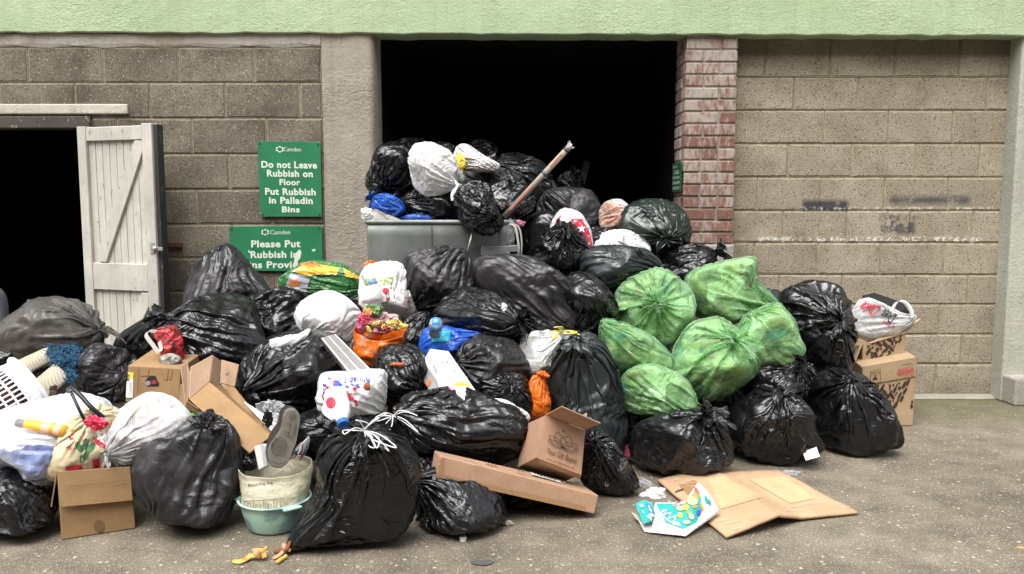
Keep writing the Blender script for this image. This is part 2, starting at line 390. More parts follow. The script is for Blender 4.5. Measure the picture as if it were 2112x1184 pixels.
# end pillar with its reveal and plinth
ex = U(2090, 400, FY).x
mb = MB(); mb.box((ex+.6, FY+.19, ZT/2), (1.2, .38, ZT)); ep = mb.build('rendered_pillar', M_PALE_R, bevel=.01); tag(ep, 'pale green grey rendered pillar closing off the pale block wall', 'pillar')
mb = MB(); a = G(2068, 826); mb.box((ex+.6, FY-.06, .085), (1.19, .14, .17)); mb.build('plinth', M_CONC, ep, bevel=.012)
mb = MB(); P = []
for k in range(40):
    x = WR0+(WR1-WR0)*k/39; w = .05+.03*mnoise.noise(Vector((x*5, 0, 0))); P.append([Vector((x, FY+.13, .022)), Vector((x, FY+.11-w*.5, .02)), Vector((x, FY+.1-w, .003))])
M_WPAINT = render_mat('old_white_paint', (.31, .30, .25), (.17, .16, .12), 40, 8, (.2, .2, .12), .4)
mb.grid(P); tag(mb.build('white_strip', M_WPAINT, smooth=True), 'flaking white painted strip at the foot of the pale block wall', 'strip')
# an unseen building added across the yard, behind the camera: it shades the fronts of things and shows in glossy film
mb = MB(); mb.box((0, -11, 5.2), (44, 3, 10.4)); M_OPP = mat('brown_brick', (.13, .085, .06), .9)
tag(mb.build('added_opposite_building', M_OPP), 'unseen brown brick building added across the yard to shade the bin store', 'building', kind='structure')
# dark rooms
mb = MB()
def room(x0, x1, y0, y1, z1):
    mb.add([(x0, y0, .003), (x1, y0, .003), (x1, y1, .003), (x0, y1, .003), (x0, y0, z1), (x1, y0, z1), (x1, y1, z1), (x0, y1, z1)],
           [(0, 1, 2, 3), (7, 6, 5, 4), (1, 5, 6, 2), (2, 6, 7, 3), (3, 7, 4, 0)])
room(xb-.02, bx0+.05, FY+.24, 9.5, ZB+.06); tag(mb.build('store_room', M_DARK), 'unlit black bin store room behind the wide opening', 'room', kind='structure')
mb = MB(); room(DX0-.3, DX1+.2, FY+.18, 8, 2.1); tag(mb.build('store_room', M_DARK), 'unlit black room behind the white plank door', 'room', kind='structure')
# lintel and head frame over the doorway
mb = MB(); a, b = U(-230, 215, FY), U(266, 236, FY); mb.box(((a.x+b.x)/2, FY+.04, (a.z+b.z)/2), (b.x-a.x, .115, a.z-b.z))
M_LINT = render_mat('pale_concrete', (.40, .37, .31), (.52, .49, .43), 70, 12, (.25, .22, .17), .3)
tag(mb.build('door_lintel', M_LINT, bevel=.008), 'pale concrete lintel set in the blocks above the dark doorway', 'lintel')
mb = MB(); a, b = U(-200, 241, FY), U(190, 265, FY); mb.box(((a.x+b.x)/2, FY+.04, (a.z+b.z)/2), (b.x-a.x, .14, a.z-b.z))
mb.box((DX1+.012, FY+.06, b.z/2), (.05, .1, b.z-.004))
tag(mb.build('door_frame', M_FRAME, bevel=.004), 'dark brown doorway frame with flaking paint under the pale lintel', 'door frame')

# ---------------------------------------------------------------- the white plank door, swung open
def door():
    root = empty('plank_door', 'white ledged and braced plank door standing open against the dark block wall', 'door')
    A = U(166, 262, FY-.06); B = U(319, 257, FY-.24); zt = A.z; A.z = B.z = 0
    ux = (B-A).normalized(); nz = Vector((0, 0, 1)); nn = ux.cross(nz)        # nn points at the viewer
    if nn.y > 0: nn = -nn
    W = (B-A).length; z0 = .03
    px = lambda x: (x-166)/(319-166)*W
    def bar(mb, x0, x1, za, zb, d0, d1, mi=0):
        p = [A+ux*x0+nz*za, A+ux*x1+nz*za, A+ux*x1+nz*zb, A+ux*x0+nz*zb]
        mb.hexa([q+nn*d1 for q in p]+[q+nn*d0 for q in p], mi)
    Z = lambda y: U(240, y, FY-.15).z
    mb = MB(); x = .01; k = 0
    while x < W-.01:
        w = min(.052, W-.01-x); bar(mb, x+.0015, x+w-.0015, z0, zt-.004, -.012, .008+.0008*(k % 2)); x += w; k += 1
    bar(mb, .012, W-.012, z0+.004, zt-.008, -.014, .004)
    mb.build('plank', M_DOOR, root, bevel=.002, seg=1)
    s0, s1 = px(184), px(299)
    mb = MB(); bar(mb, 0, s0, z0-.003, zt, -.018, .030); mb.build('stile', M_DOOR, root, bevel=.003)
    mb = MB(); bar(mb, s1, W, z0-.003, zt+.004, -.018, .030); mb.build('stile', M_DOOR, root, bevel=.003)
    for ya, yb in ((262, 290), (543, 598), (800, 850)):
        mb = MB(); bar(mb, s0+.002, s1-.002, Z(yb), min(Z(ya), zt-.003), -.016, .028); mb.build('rail', M_DOOR, root, bevel=.003)
    for hx in ([(283, 292), (298, 292), (298, 316), (213, 541), (198, 541), (198, 514)], [(284, 601), (298, 601), (298, 627), (213, 797), (198, 797), (198, 772)]):
        mb = MB(); pts = [A+ux*px(x)+nz*Z(y) for x, y in hx]; vs = [k+nn*.026 for k in pts]+[k+nn*.004 for k in pts]
        mb.add(vs, [(0, 5, 4, 3, 2, 1), (6, 7, 8, 9, 10, 11)]+[(i, (i+1) % 6, (i+1) % 6+6, i+6) for i in range(6)]); mb.build('brace', M_DOOR, root, bevel=.003)
    mb = MB(); bar(mb, W+.002, W+.028, z0, zt-.002, -.035, .016); mb.build('edge_strip', M_DOOR_EDGE, root, bevel=.004)
    mb = MB(); bar(mb, px(308), px(316), Z(520), Z(498), .03, .036); bar(mb, px(311), px(334), Z(514), Z(507), .036, .041)
    mb.tube([A+ux*px(320)+nz*Z(510)+nn*k for k in (.03, .05, .058)], [.014, .014, .004], 12); mb.build('hasp', M_STEEL, root, bevel=.001)
door()
mb = MB(); a, b = U(347, 501, FY), U(378, 515, FY)
mb.box(((a.x+b.x)/2, FY-.004, (a.z+b.z)/2), (b.x-a.x, .014, a.z-b.z)); mb.tube([U(350, 508, FY-.02), U(376, 508, FY-.02)], .006, 8)
tag(mb.build('wall_bolt', M_RUST, bevel=.002), 'rusty bolt plate fixed to the dark blocks beside the open door', 'bolt')

# ---------------------------------------------------------------- green council signs
def sign_mat(name, c):
    m = mat(name, c, .42, .45); t = NT(m)
    k = t.mix(t.ramp(t.noise(6, detail=5), [(.3, 0), (.7, 1)]), c, tuple(x*.72 for x in c))
    t.color(t.mix(t.ramp(t.noise(35, detail=6, rough=.75), [(.66, 0), (.72, .55)]), k, (.10, .12, .08))); return m
M_SIGN = sign_mat('green_enamel', (.022, .19, .085)); M_SIGN2 = sign_mat('dark_green_enamel', (.025, .105, .05))
M_LET = mat('cream_lettering', (.60, .66, .56), .5); M_SCREW = mat('dark_screw', (.03, .04, .03), .5)
def place_text(v, f, C, ux, uy, mb, mi=0):
    nn = ux.cross(uy)
    mb.add([C+ux*p.x+uy*p.y+nn*p.z for p in v], f, mi)
def logo(C, s, ux, uy, mb):
    """six linked hooks round a hexagon"""
    for k in range(6):
        a0 = math.pi/3*k; P = []
        for j in range(7):
            a = a0+math.pi/3*(.06+.80*j/6); rr = s*(.80 if j in (0, 6) else 1.)
            P.append((a, rr))
        vs = [C+ux*math.cos(a)*r*1.12+uy*math.sin(a)*r*.86 for a, r in P]+[C+ux*math.cos(a)*r*.62*1.12+uy*math.sin(a)*r*.62*.86 for a, r in P]
        mb.add(vs, [(j, j+1, j+8, j+7) for j in range(6)])
def sign(name, label, px, Y, m, lines, lg, chips=None):
    """px: corner pixels tl, tr, br, bl; lines of (text, cx, cy, w, h) in pixels"""
    root = empty(name, label, 'sign'); q = [U(x, y, Y) for x, y in px]
    mb = MB(); back = [p+Vector((0, .006, 0)) for p in q]; mb.hexa(q+back); mb.build('sign_plate', m, root, bevel=.001, seg=1)
    ux, uy = (q[1]-q[0]).normalized(), (q[0]-q[3]).normalized(); k = (q[1]-q[0]).length/(px[1][0]-px[0][0])
    mb = MB(); lift = Vector((0, -.0015, 0))
    for s, cx, cy, w, h in lines:
        v, f = fit_text(s, w*k, h*k, .034, spacing=1.08); place_text(v, f, U(cx, cy, Y)+lift, ux, uy, mb)
    v, f = fit_text('Camden', lg[3]*k, lg[4]*k, .0); place_text(v, f, U(lg[2], lg[1], Y)+lift, ux, uy, mb)
    logo(U(lg[0], lg[1], Y)+lift, 7.6*k, ux, uy, mb)
    for P in chips or []:
        mb.add([U(x, y, Y)+lift*.7 for x, y in P], [list(range(len(P)))[::-1]])
    mb.build('lettering', M_LET, root)
    for i, (sx, sy) in enumerate(((5, 5), (-5, 5), (-5, -5), (5, -5))):
        mb = MB(); c = U(px[i][0]+sx, px[i][1]+sy, Y); mb.tube([c+Vector((0, .001, 0)), c+Vector((0, -.004, 0))], .0055, 10); mb.build('screw', M_SCREW, root)
sign('council_sign', 'tall green sign telling people not to leave rubbish on the floor', [(531, 291), (661, 293), (664, 447), (537, 447)], FY-.02, M_SIGN,
     [('Do not Leave', 596.5, 340, 115, 14.5), ('Rubbish on', 598, 358, 95, 14.5), ('Floor', 598, 376, 43, 13), ('Put Rubbish', 599, 395.5, 105, 14.5), ('in Palladin', 600, 413.5, 91, 14.5), ('Bins', 600, 432, 37, 12.5)], (577, 308, 603, 36, 8.5))
sign('council_sign', 'wide green sign asking for rubbish in bins, lettering partly scraped off', [(473, 467), (664, 466), (666, 560), (474, 558)], FY-.02, M_SIGN,
     [('Please Put', 569, 503, 102, 15), ('Rubbish in', 566, 525, 98, 15), ('Bins Provided', 570, 546, 140, 15)], (547, 479, 578, 41, 9),
     [[(610, 522), (618, 514), (622, 520), (619, 533), (612, 540), (609, 552), (605, 545), (608, 533)], [(513, 515), (517, 521), (517, 523), (512, 520)], [(643, 515), (650, 513), (651, 517), (645, 519)]])
def pillar_sign():
    root = empty('notice_sign', 'small dark green residents notice on the inner face of the brick pillar', 'sign')
    X = bx0-.008; za, zb = U(1400, 336, FY+.12).z, U(1400, 396, FY+.12).z; y0, y1 = FY+.012, FY+.275
    mb = MB(); mb.box((X, (y0+y1)/2, (za+zb)/2), (.006, y1-y0, za-zb)); mb.build('sign_plate', M_SIGN2, root, bevel=.001, seg=1)
    ux, uy = Vector((0, -1, 0)), Vector((0, 0, 1)); mb = MB(); H = za-zb
    for s, t_, w, h in (('TO ALL RESIDENTS', .30, .15, .018), ('PLEASE KEEP THIS AREA TIDY', .50, .22, .017), ('PLEASE PLACE ALL RUBBISH IN', .68, .22, .017), ('PALADIN BINS PROVIDED', .86, .2, .017)):
        v, f = fit_text(s, w, h, .012); place_text(v, f, Vector((X-.0042, (y0+y1)/2, za-H*t_)), ux, uy, mb)
    v, f = fit_text('Camden', .08, .013); place_text(v, f, Vector((X-.0042, y1-.11, za-H*.12)), ux, uy, mb)
    logo(Vector((X-.0042, y1-.04, za-H*.12)), .014, ux, uy, mb)
    mb.box((X-.0042, (y0+y1)/2, za-H*.37), (.001, .14, .003)); mb.build('lettering', M_LET, root)
pillar_sign()
# ================================================================ rubbish bags
# Bag films are found by relaxing a sheet tube over a lumpy filling (gravity, stretch limits, gathered neck): real pleats and creases.
def relax_bags(B, Nu=144, Nv=100, iters=85, seed=3, K=15, p=16.):
    rs = np.random.RandomState(seed); f = np.float32
    n = rs.normal(size=(B, K, 3)); n /= np.linalg.norm(n, axis=2, keepdims=True); n[:, 0] = (0, 0, -1)
    el = rs.uniform(.85, 1.35, size=(B, 1)); el[:3] = 1.
    h = rs.uniform(.80, 1.2, size=(B, K))*np.sqrt(n[..., 0]**2+n[..., 1]**2+(n[..., 2]*el)**2); h[:, 0] = .8*el[:, 0]
    q = (n/h[:, :, None]).astype(f)
    def content(P):
        r = np.sqrt((P*P).sum(2))+1e-6; D = P/r[..., None]
        s = np.maximum(np.einsum('bvi,bki->bvk', D, q, optimize=True), 0)
        return r, D, ((s**p).sum(2)+.62**p)**(-1/p)
    th = np.linspace(0, 2*np.pi, Nu, endpoint=False); ph = np.linspace(.06, 1, Nv)*np.pi*.985
    u, v = np.meshgrid(th, ph)
    D = np.stack([np.sin(v)*np.cos(u), np.sin(v)*np.sin(u), -np.cos(v)], -1).reshape(1, -1, 3).repeat(B, 0).astype(f)
    _, _, Rr = content(D); P = (D*(Rr*1.06)[..., None]).reshape(B, Nv, Nu, 3)
    Gm = (D*Rr[..., None]).reshape(B, Nv, Nu, 3)
    circ = np.linalg.norm(np.roll(Gm, -1, 2)-Gm, axis=3).sum(2).max(1); mer = np.linalg.norm(Gm[:, 1:]-Gm[:, :-1], axis=3).sum(1).mean(1)
    ex = rs.uniform(1.05, 1.14, B)
    du = (circ*ex/Nu)[:, None, None].astype(f); dv = ((mer*1.05+.18)/Nv)[:, None, None].astype(f)
    nz = rs.normal(size=(B, Nv, Nu))                                   # smooth uneven stretch of the film
    for ax, m_ in ((1, 5), (2, 3)):
        for _ in range(m_): nz = (nz+np.roll(nz, 1, ax)+np.roll(nz, -1, ax))/3
    nz = (nz/nz.std()*.035).astype(f)
    P = P+rs.normal(size=P.shape).astype(f)*.014
    circj = np.linalg.norm(np.roll(Gm, -1, 2)-Gm, axis=3).sum(2)          # the lower part follows the filling, the upper part is a straight tube
    jj = np.arange(Nv)/Nv; full = circ[:, None]*np.ones_like(circj); imax = circj.argmax(1)[:, None]
    low = np.maximum(circj*1.04, .25*full); wgt = np.clip((np.arange(Nv)[None]-imax)/12+.5, 0, 1)
    du = (((low*(1-wgt)+full*wgt)*ex[:, None]/Nu)[:, :, None]).astype(f); dd = np.sqrt(du*du+dv*dv)[:, :-1]
    duv = du*(1+nz); dvv = dv*(1-nz); V = np.zeros_like(P)
    topc = (Gm[:, -1].mean(1)+np.array([0, 0, .20])).astype(f)
    def con(A, Bv, rest, kc, ks):
        d = Bv-A; L = np.sqrt((d*d).sum(-1))+1e-9; c = L-rest
        return (.5*np.where(c > 0, ks, kc)*c/L)[..., None]*d
    for it in range(iters):
        V *= .9; V[..., 2] -= .0006; old = P.copy(); P = P+V
        for s in range(3):
            A = P[:, :, 0::2]; Bn = P[:, :, 1::2]; m = con(A, Bn, duv[:, :, 0::2], .7, 1); P[:, :, 0::2] += m; P[:, :, 1::2] -= m
            A = P[:, :, 1::2]; Bn = np.roll(P[:, :, 0::2], -1, 2); m = con(A, Bn, duv[:, :, 1::2], .7, 1); P[:, :, 1::2] = A+m; P[:, :, 0::2] = np.roll(Bn-m, 1, 2)
            for o in (0, 1):
                e = (Nv-o)//2*2
                A = P[:, o:o+e:2]; Bn = P[:, o+1:o+e:2]; m = con(A, Bn, dvv[:, o:o+e:2], .5, 1); P[:, o:o+e:2] += m; P[:, o+1:o+e:2] -= m
                for sh in (1, -1):
                    A = P[:, o:o+e:2]; Bn = np.roll(P[:, o+1:o+e:2], -sh, 2); m = con(A, Bn, dd[:, o:o+e:2], .25, .5)
                    P[:, o:o+e:2] = A+m; P[:, o+1:o+e:2] = np.roll(Bn-m, sh, 2)
            m = con(P, np.roll(P, -2, 2), du*2, .10, 0)*.5; P = P+m-np.roll(m, 2, 2)
            for k_, w in ((2, .12), (6, .10)):
                m = con(P[:, :-k_], P[:, k_:], dv*k_, w, 0)*.5; P[:, :-k_] += m; P[:, k_:] -= m
            F = P.reshape(B, -1, 3); r, D, Rr = content(F); F = F+D*np.maximum(Rr-r, 0)[..., None]
            far = np.maximum(r-Rr*1.28-.05, 0); far[:, -Nu*10:] = 0
            F -= D*(far*.5)[..., None]; P = F.reshape(B, Nv, Nu, 3)
            c = topc[:, None]; d = P[:, -1]-c; d[..., 2] = 0; L = np.linalg.norm(d, axis=2, keepdims=True)+1e-6
            P[:, -1] = c+d*np.minimum(1, .07/L); P[:, 0] -= (P[:, 0]-P[:, 0].mean(1, keepdims=True))*.5
        V = P-old; L = np.sqrt((V*V).sum(-1, keepdims=True)); V *= np.minimum(1, .03/(L+1e-9))
    return P.astype(np.float64)
NPROTO = 12
def crumpled(P, seed=11):
    """thin film crumples into small flat facets with sharp ridges: triangle waves in random directions, strongest where a slow mask says so"""
    rs = np.random.RandomState(seed)
    for k in range(len(P)):
        V = P[k].reshape(-1, 3); W = V.copy()
        for a in range(5): W = W+.05*np.sin(V@(rs.normal(size=(3, 3))*2.6)+rs.uniform(0, 6, 3))
        h = np.zeros(len(V)); amt = (.75, 1.15, .95)[k % 3]
        for n_, wl, am in ((5, .62, .015*amt), (7, .30, .0085*amt), (9, .15, .0058*amt)):
            m = np.zeros(len(V))
            for _ in range(4): m += np.sin(V@(rs.normal(size=3)*2.4)+rs.uniform(0, 6))
            m = np.clip(.55+.35*m, .1, 1.2)
            for _ in range(n_):
                d = rs.normal(size=3); d /= np.linalg.norm(d); x = W@d/wl/rs.uniform(.75, 1.4)+rs.rand()
                h += am*m*(4*np.abs(x-np.floor(x+.5))-1)
        n = V/np.linalg.norm(V, axis=1, keepdims=True); fade = np.ones((P.shape[1], P.shape[2])); fade[-6:] = .2
        V = V+n*(h*fade.ravel())[:, None]; P[k] = V.reshape(P[k].shape)
    return P
PROTO = crumpled(relax_bags(NPROTO))
NV_, NU_ = PROTO.shape[1:3]
_idx = np.arange(NV_*NU_).reshape(NV_, NU_)
BAGQ = np.stack([_idx[:-1], np.roll(_idx[:-1], -1, 1), np.roll(_idx[1:], -1, 1), _idx[1:]], -1).reshape(-1, 4)
_uu, _vv = np.meshgrid(np.arange(NU_), np.arange(NV_-1))
BAGUV = np.stack([np.stack([_uu+a, _vv+b], -1) for a, b in ((0, 0), (1, 0), (1, 1), (0, 1))], 2).reshape(-1, 2)/np.array([NU_, NV_-1])

def fast_mesh(name, V, Q, mats, uv=None, smooth=True, parent=None):
    me = bpy.data.meshes.new(name); n, k = len(V), Q.shape[1]
    me.vertices.add(n); me.vertices.foreach_set('co', np.ascontiguousarray(V, dtype=np.float32).ravel())
    me.loops.add(Q.size); me.loops.foreach_set('vertex_index', np.ascontiguousarray(Q, dtype=np.int32).ravel())
    me.polygons.add(len(Q)); me.polygons.foreach_set('loop_start', np.arange(0, Q.size, k, dtype=np.int32))
    me.polygons.foreach_set('use_smooth', np.ones(len(Q), bool) if smooth else np.zeros(len(Q), bool))
    if uv is not None:
        l = me.uv_layers.new(name='UVMap'); l.data.foreach_set('uv', np.ascontiguousarray(uv, dtype=np.float32).ravel())
    for m in (mats if isinstance(mats, (list, tuple)) else [mats]): me.materials.append(m)
    me.update(); me.validate()
    o = bpy.data.objects.new(name, me); COL.objects.link(o)
    if parent is not None: o.parent = parent
    return o
def closed_spline(pts, n=12):
    p = np.array(pts, float); out = []
    for i in range(len(p)):
        a, b, c, d = p[i-1], p[i], p[(i+1) % len(p)], p[(i+2) % len(p)]
        for t in np.arange(n)/n:
            out.append(.5*((2*b)+(c-a)*t*.8+b*0+(-(c-a)*.8*2+(6*(c-b))-(d-b)*.8)*t*t+((c-a)*.8-4*(c-b)+(d-b)*.8)*t**3))
    return np.array(out)
def radial(P, th):
    """outer radius of a closed outline about the origin, at angles th"""
    r = np.zeros(len(th)); Q = np.roll(P, -1, 0)
    for i, t in enumerate(th):
        d = np.array([math.cos(t), math.sin(t)]); e = Q-P
        den = d[0]*e[:, 1]-d[1]*e[:, 0]; den[abs(den) < 1e-9] = 1e-9
        s = (P[:, 0]*e[:, 1]-P[:, 1]*e[:, 0])/den; k = (P[:, 0]*d[1]-P[:, 1]*d[0])/den
        ok = (s > 0) & (k >= -1e-6) & (k <= 1+1e-6); r[i] = s[ok].max() if ok.any() else 0
    bad = r <= 0
    if bad.any(): r[bad] = r[~bad].mean()
    return r
def vnoise(P, scale, seed):
    """cheap smooth vector noise for arrays of points"""
    rs = np.random.RandomState(seed); out = np.zeros_like(P)
    for k in range(9):
        w = rs.normal(size=3)*scale; ph = rs.uniform(0, 6.3, 3); a = P@w
        out += np.stack([np.sin(a+ph[0]), np.sin(a+ph[1]), np.sin(a*1.1+ph[2])], -1)*rs.normal(size=3)
    return out/9
TH = np.linspace(-np.pi, np.pi, 97)[:-1]
BAGS = {}
def fit_bag(outline, Y, neck, thick, proto, spin, seed, grow=1.):
    """place a relaxed film: neck towards the neck pixel, outline in the X-Z plane at Y as seen in the photo"""
    pts = closed_spline([(lambda q: (q.x, q.z))(U(x, y, Y)) for x, y in outline])
    cx, cz = (pts.min(0)+pts.max(0))/2; pts = (pts-[cx, cz])*grow
    rt = radial(pts, TH); rad = rt.mean()
    V = PROTO[proto % NPROTO].reshape(-1, 3).copy(); ca, sa = math.cos(spin), math.sin(spin)
    if seed % 2: V[:, 0] *= -1
    V[:, :2] = V[:, :2]@np.array([[ca, sa], [-sa, ca]])
    V[:, 2] -= (V[:, 2].max()+V[:, 2].min())/2*.8
    if neck is None: d = Vector((.7*math.sin(seed*2.1), .55, .45)).normalized()
    elif len(neck) == 3 and isinstance(neck, tuple) and neck[2] == 'v': d = Vector(neck[:2]+(0,)); 
    else:
        w = U(neck[0], neck[1], Y); ox, oz = w.x-cx, w.z-cz
        a = math.atan2(oz, ox); rr = np.interp(a, TH, rt, period=2*np.pi); k = min(math.hypot(ox, oz)/max(rr, 1e-6), 1.)
        fr = math.sqrt(max(0, 1-k*k)); sgn = -1 if len(neck) < 3 else neck[2]
        d = Vector((math.cos(a)*k, sgn*fr, math.sin(a)*k)).normalized()
    M = np.array(Vector((0, 0, 1)).rotation_difference(d).to_matrix()); V = V@M.T
    V += vnoise(V, 1.3, seed)*.12+vnoise(V, 2.8, seed+50)*.06
    c2 = (V[:, [0, 2]].min(0)+V[:, [0, 2]].max(0))/2; V[:, 0] -= c2[0]; V[:, 2] -= c2[1]
    ang = np.arctan2(V[:, 2], V[:, 0]); r = np.hypot(V[:, 0], V[:, 2])
    b = ((ang+np.pi)/(2*np.pi)*96).astype(int) % 96; rp = np.zeros(96); np.maximum.at(rp, b, r)
    rp = np.maximum(rp, .2)
    for _ in range(2): rp = (np.roll(rp, 1)+2*rp+np.roll(rp, -1))/4
    ctr = TH+np.pi/96; s = np.interp(ang, TH, rt, period=2*np.pi)/np.interp(ang, ctr, rp, period=2*np.pi)
    ss = rt.mean()/rp.mean(); core = np.clip(r/(.35*rp.mean()), 0, 1)
    s = ss+(s-ss)*core
    V[:, 0] *= s; V[:, 2] *= s; V[:, 1] *= ss*thick
    V += [cx, Y, cz]
    return V, d, rad
def bag(name, label, cat, outline, Y, neck, m, thick=1., proto=0, spin=0., tuft=None, group=None, ground=False, size=1., inside=None, grow=1.06, push=0, parent=None):
    seed = len(BAGS)+1
    V, d, rad = fit_bag(outline, Y, neck, thick, proto, spin, seed, grow)
    if push: V[:, 1] += push
    lo = V[:, 2].min(); zc = V[:, 2].mean()
    if lo < .003 and zc > .02: V[:, 2] = np.where(V[:, 2] < zc, zc+(V[:, 2]-zc)*(zc-.003)/(zc-lo), V[:, 2])
    o = fast_mesh(name, V, BAGQ, m, BAGUV)
    tag(o, label, cat, group); BAGS[seed] = o
    top = V[-NU_:].mean(0); ndir = (Vector(top)-Vector(V[-NU_*9:-NU_*8].mean(0))).normalized()
    if tuft:
        make_tuft(o, Vector(top), ndir, tuft, m, rad*size, seed)
    if inside is not None:
        c = V.mean(0); I = c+(V-c)*.93; I[:, 2] = np.maximum(I[:, 2], .012)
        I += vnoise(I, 26, seed)*.012
        fast_mesh('contents', I.reshape(NV_, NU_, 3)[::2, ::2].reshape(-1, 3), _half_q(), inside, parent=o, smooth=False)
    o['_n'] = 0; del o['_n']
    return o
def _half_q():
    a = np.arange((NV_//2)*(NU_//2)).reshape(NV_//2, NU_//2)
    return np.stack([a[:-1], np.roll(a[:-1], -1, 1), np.roll(a[1:], -1, 1), a[1:]], -1).reshape(-1, 4)
def make_tuft(o, c, d, style, m, rad, seed):
    """the gathered film beyond the tie: 'flare', 'loops' (two tied ears), 'tail' (twisted strand), 'rose' (crumpled rosette), 'knot'"""
    rs = np.random.RandomState(seed*7+1); zq = d.to_track_quat('Z', 'Y').to_matrix()
    n, mrows = 60, 12; L = rad*{'flare': .5, 'rose': .3, 'tail': 1., 'knot': .12, 'loops': .14}[style]; r0 = .055*rad/1.0+.004
    ph = rs.uniform(0, 6.3, 6); fl = {'flare': .40, 'rose': .42, 'tail': .10, 'knot': .10, 'loops': .10}[style]*rad
    P = []
    for j in range(mrows):
        t = j/(mrows-1)
        for k in range(n):
            a = 2*math.pi*k/n
            lob = .62+.30*math.sin(2*a+ph[0])*math.sin(3*a+ph[1])+.12*math.sin(5*a+ph[2])
            pl = 1+(.34-.2*t)*math.sin(11*a+ph[3]+2*t)+(.16-.04*t)*math.sin(19*a+ph[4]-3*t)
            r = (r0*(1-.45*math.sin(math.pi*min(1, t*3))*(t < .34))+fl*t**1.4*lob)*pl
            z = -r0*.6+L*t*(.75+.35*math.sin(2*a+ph[5])+.12*math.sin(7*a+ph[2]))
            if style == 'rose': z -= L*.9*t**3
            P.append((r*math.cos(a), r*math.sin(a), z))
    P = np.array(P); P += vnoise(P/rad, 14, seed)*rad*.05+vnoise(P/rad, 30, seed+3)*rad*.022
    if style == 'tail': P[:, 0] += .35*L*np.maximum(P[:, 2]/L, 0)**2*math.sin(ph[0])
    W = P@np.array(zq).T; W[:, 2] -= .55*np.maximum(P[:, 2], 0)**2/max(L, 1e-3)*(0 if style in ('knot', 'loops') else 1)
    a = np.arange(mrows*n).reshape(mrows, n); Q = np.stack([a[:-1], np.roll(a[:-1], -1, 1), np.roll(a[1:], -1, 1), a[1:]], -1).reshape(-1, 4)
    uv = np.stack([np.stack([np.tile(np.arange(n), mrows-1)+x, np.repeat(np.arange(mrows-1), n)+y], -1) for x, y in ((0, 0), (1, 0), (1, 1), (0, 1))], 1).reshape(-1, 2)/np.array([n, mrows*3])
    W[:, 2] = np.maximum(W[:, 2]+c.z, .004)-c.z
    k = fast_mesh('knot', W+np.array(c), Q, m, uv, parent=o)
    if style == 'loops':
        for sg in (-1, 1):
            ear = MB(); side = (zq @ Vector((sg, .25*sg, 0))); side = (side+d*.3).normalized(); dn = Vector((0, -.25, -.75))
            rows = []
            for j in range(15):
                t = j/14; p = c+side*rad*.5*math.sin(t*2.0)*.8+dn*rad*.42*t*t+d*rad*.05*math.sin(3*t)
                w = rad*(.03+.10*math.sin(math.pi*min(1, t*1.04))**.8); nn = side.cross(d).normalized()
                rows.append([p+nn*w*(q/6-.5)*2+d*w*.35*math.sin(q*2.1+j*.5+seed) for q in range(7)])
            ear.grid(rows); ear.build('tied_ear', m, o, smooth=True)
def strands(o, name, c, m, seed, n=5, L=.1, r=.0022, fall=1.):
    """thin drawstring loops hanging from a neck"""
    rs = random.Random(seed)
    for k in range(n):
        a = rs.uniform(0, 6.28); d1 = Vector((math.cos(a), -.4-rs.random()*.4, math.sin(a)*.7+.3)).normalized(); l = L*rs.uniform(.6, 1.2)
        side = Vector((rs.uniform(-1, 1), rs.uniform(-.6, .2), rs.uniform(-.6, .6)))*l*.45
        p = [c, c+d1*l*.5+side*.5, c+d1*l+side-Vector((0, 0, l*.25*fall)), c+d1*l*.55-side*.4-Vector((0, 0, l*.2*fall)), c+Vector((0, -.01, 0))]
        mb = MB(); mb.tube(bez(p, 8), r, 6); mb.build(name, m, o, smooth=True)

